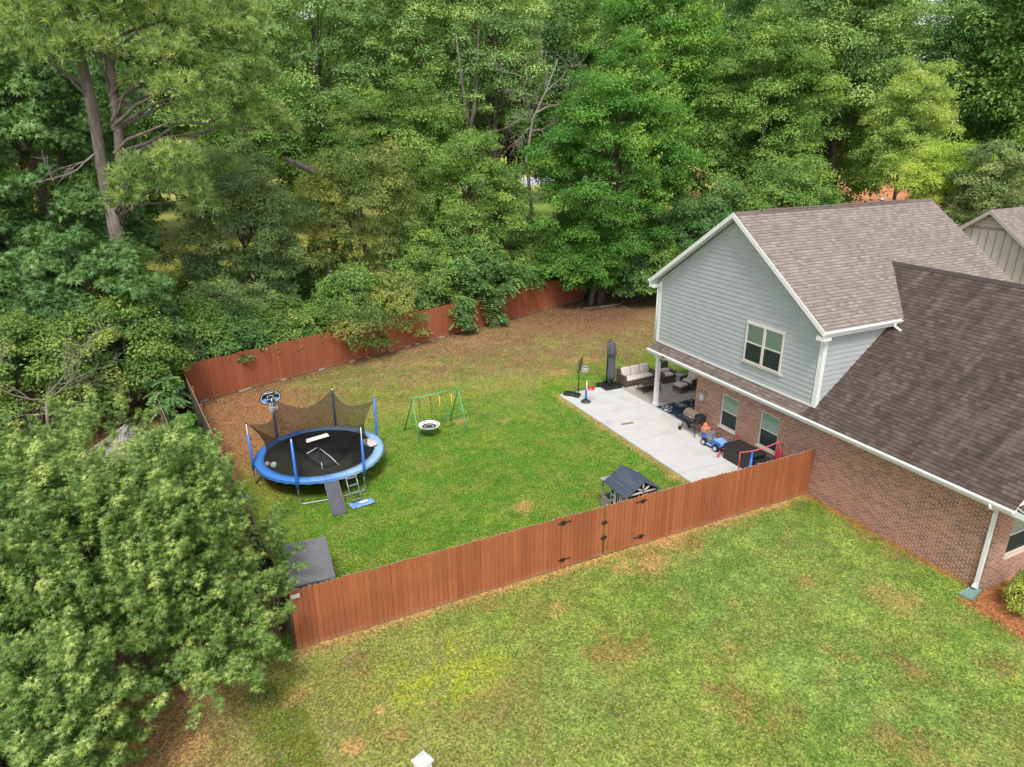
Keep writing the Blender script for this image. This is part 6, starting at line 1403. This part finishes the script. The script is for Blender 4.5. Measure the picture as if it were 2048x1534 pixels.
# slender grey trunk under the cherry
MBt = MB(); MBt.tube([(0, 0, 0), (.1, 0, 3), (.0, 0, 6.5)], [.14, .11, .08], 8); o = MBt.build('bare_trunk', MT['deadwood']); o.location = (-10.9, 29.6, 0); tag(o, 'slender pale grey tree trunk standing below the yellowing cherry', 'trunk')
# roots and fallen limb at the elm foot
b = MB(); rs = np.random.RandomState(3); b.tube([(0, 0, .05), (1.4, -.2, .1), (2.6, .3, .12)], [.09, .07, .03], 6); b.tube([(1.5, -.2, .1), (1.7, -1.0, .06), (1.5, -1.9, .05)], [.05, .04, .02], 6); b.tube([(0, 0, .05), (-1.2, .1, .05)], [.09, .04], 6)
o = b.build('fallen_branch', MT['deadwood']); o.location = (8.2, 26.9, 0); tag(o, 'pale fallen branch on the leaf litter at the foot of the elm', 'branch')
# ------------------------------------------------------------------ fallen leaves and grass tufts (uncountable)
rs = np.random.RandomState(8); n = 34000; x = rs.uniform(-20, 9, n); y = rs.uniform(9, 29.4, n)
keep = (y < 19.2+.352*(x+20.1)) & (x > -18.2-.0974*y+.2) & ~((x > -3.5) & (y < 12.9)) & (rs.rand(n) < np.clip((y-(12+.1*(x+19)))/8+(vnoise(x, y, .5, 3)-.5)*1.4, 0.0, 1)); x, y = x[keep], y[keep]
P = np.stack([x, y, np.full(len(x), .025)], 1); N = rs.normal(size=(len(x), 3))*.35; N[:, 2] += 1; N /= np.linalg.norm(N, axis=1, keepdims=True)
lm = NM('dry_leaf'); t = lm.attr('tint'); lm.col(lm.ramp(t, [(0, (.10, .045, .025, 1)), (.5, (.22, .11, .06, 1)), (1, (.42, .30, .18, 1))])); lm.set(.9)
o = emit('fallen_leaves', [leafmesh(P, N, .085, 'kite', rs.rand(len(x))**1.2, rs)+(0,)], [lm.mat], None); tag(o, 'dry brown leaves scattered over the back lawn', 'leaf litter', kind='stuff')
# grass tufts
n = 150000; u = rs.rand(n); x = rs.uniform(-24, 2.4, n); y = np.where(rs.rand(n) < .5, rs.uniform(-11, -.15, n), rs.uniform(.15, 19, n))
nz = vnoise(x, y, 1.2, 21); ok = (nz > .36) & ~((x > -3.36) & (y > 0)) & ~((y > 0) & (x < -18.2-.0974*y+.1)) & ~((x > -.05) & (y < 0) & (y > -6.4)) & ~((x > -.9) & (y < -6.2)) & ~((y > 0) & (rs.rand(n) < (y-9)/9)) & ~((y > 11.5) & (x > -3.5)) & (np.hypot(x+21.2, (y+.6)) > 1.8) & ~((y > .5) & (y < 3.2) & (x < -16.6)) & (y < 19+.352*(x+20.1))
x, y = x[ok], y[ok]; n = len(x); P = np.stack([x, y, np.zeros(n)], 1); dirv = rs.normal(size=(n, 3))*.55; dirv[:, 2] = 1; dirv /= np.linalg.norm(dirv, axis=1, keepdims=True)
side = np.cross(dirv, rsph(rs, n)); side /= np.linalg.norm(side, axis=1, keepdims=True); L_ = rs.uniform(.03, .075, n)[:, None]; wd_ = .014
V = np.stack([P+side*wd_, P+dirv*L_, P-side*wd_], 1).reshape(-1, 3)
gm = NM('grass_blade'); t = gm.attr('tint'); cg = gm.ramp(t, [(0, (.07, .13, .02, 1)), (.45, (.13, .22, .035, 1)), (.8, (.24, .27, .07, 1)), (1, (.36, .30, .14, 1))]); gm.col(cg); gm.set(.8, spec=.1)
tt = .35+rs.normal(size=n)*.2+.4*(np.clip((-12-x)/9, 0, 1))*(y < 0)+.35*np.clip((y-9)/8, 0, 1)
o = emit('grass', [(V, np.arange(len(V)).reshape(-1, 3), np.repeat(tt, 3), 0)], [gm.mat], None); tag(o, 'short patchy lawn grass blades', 'grass', kind='stuff')
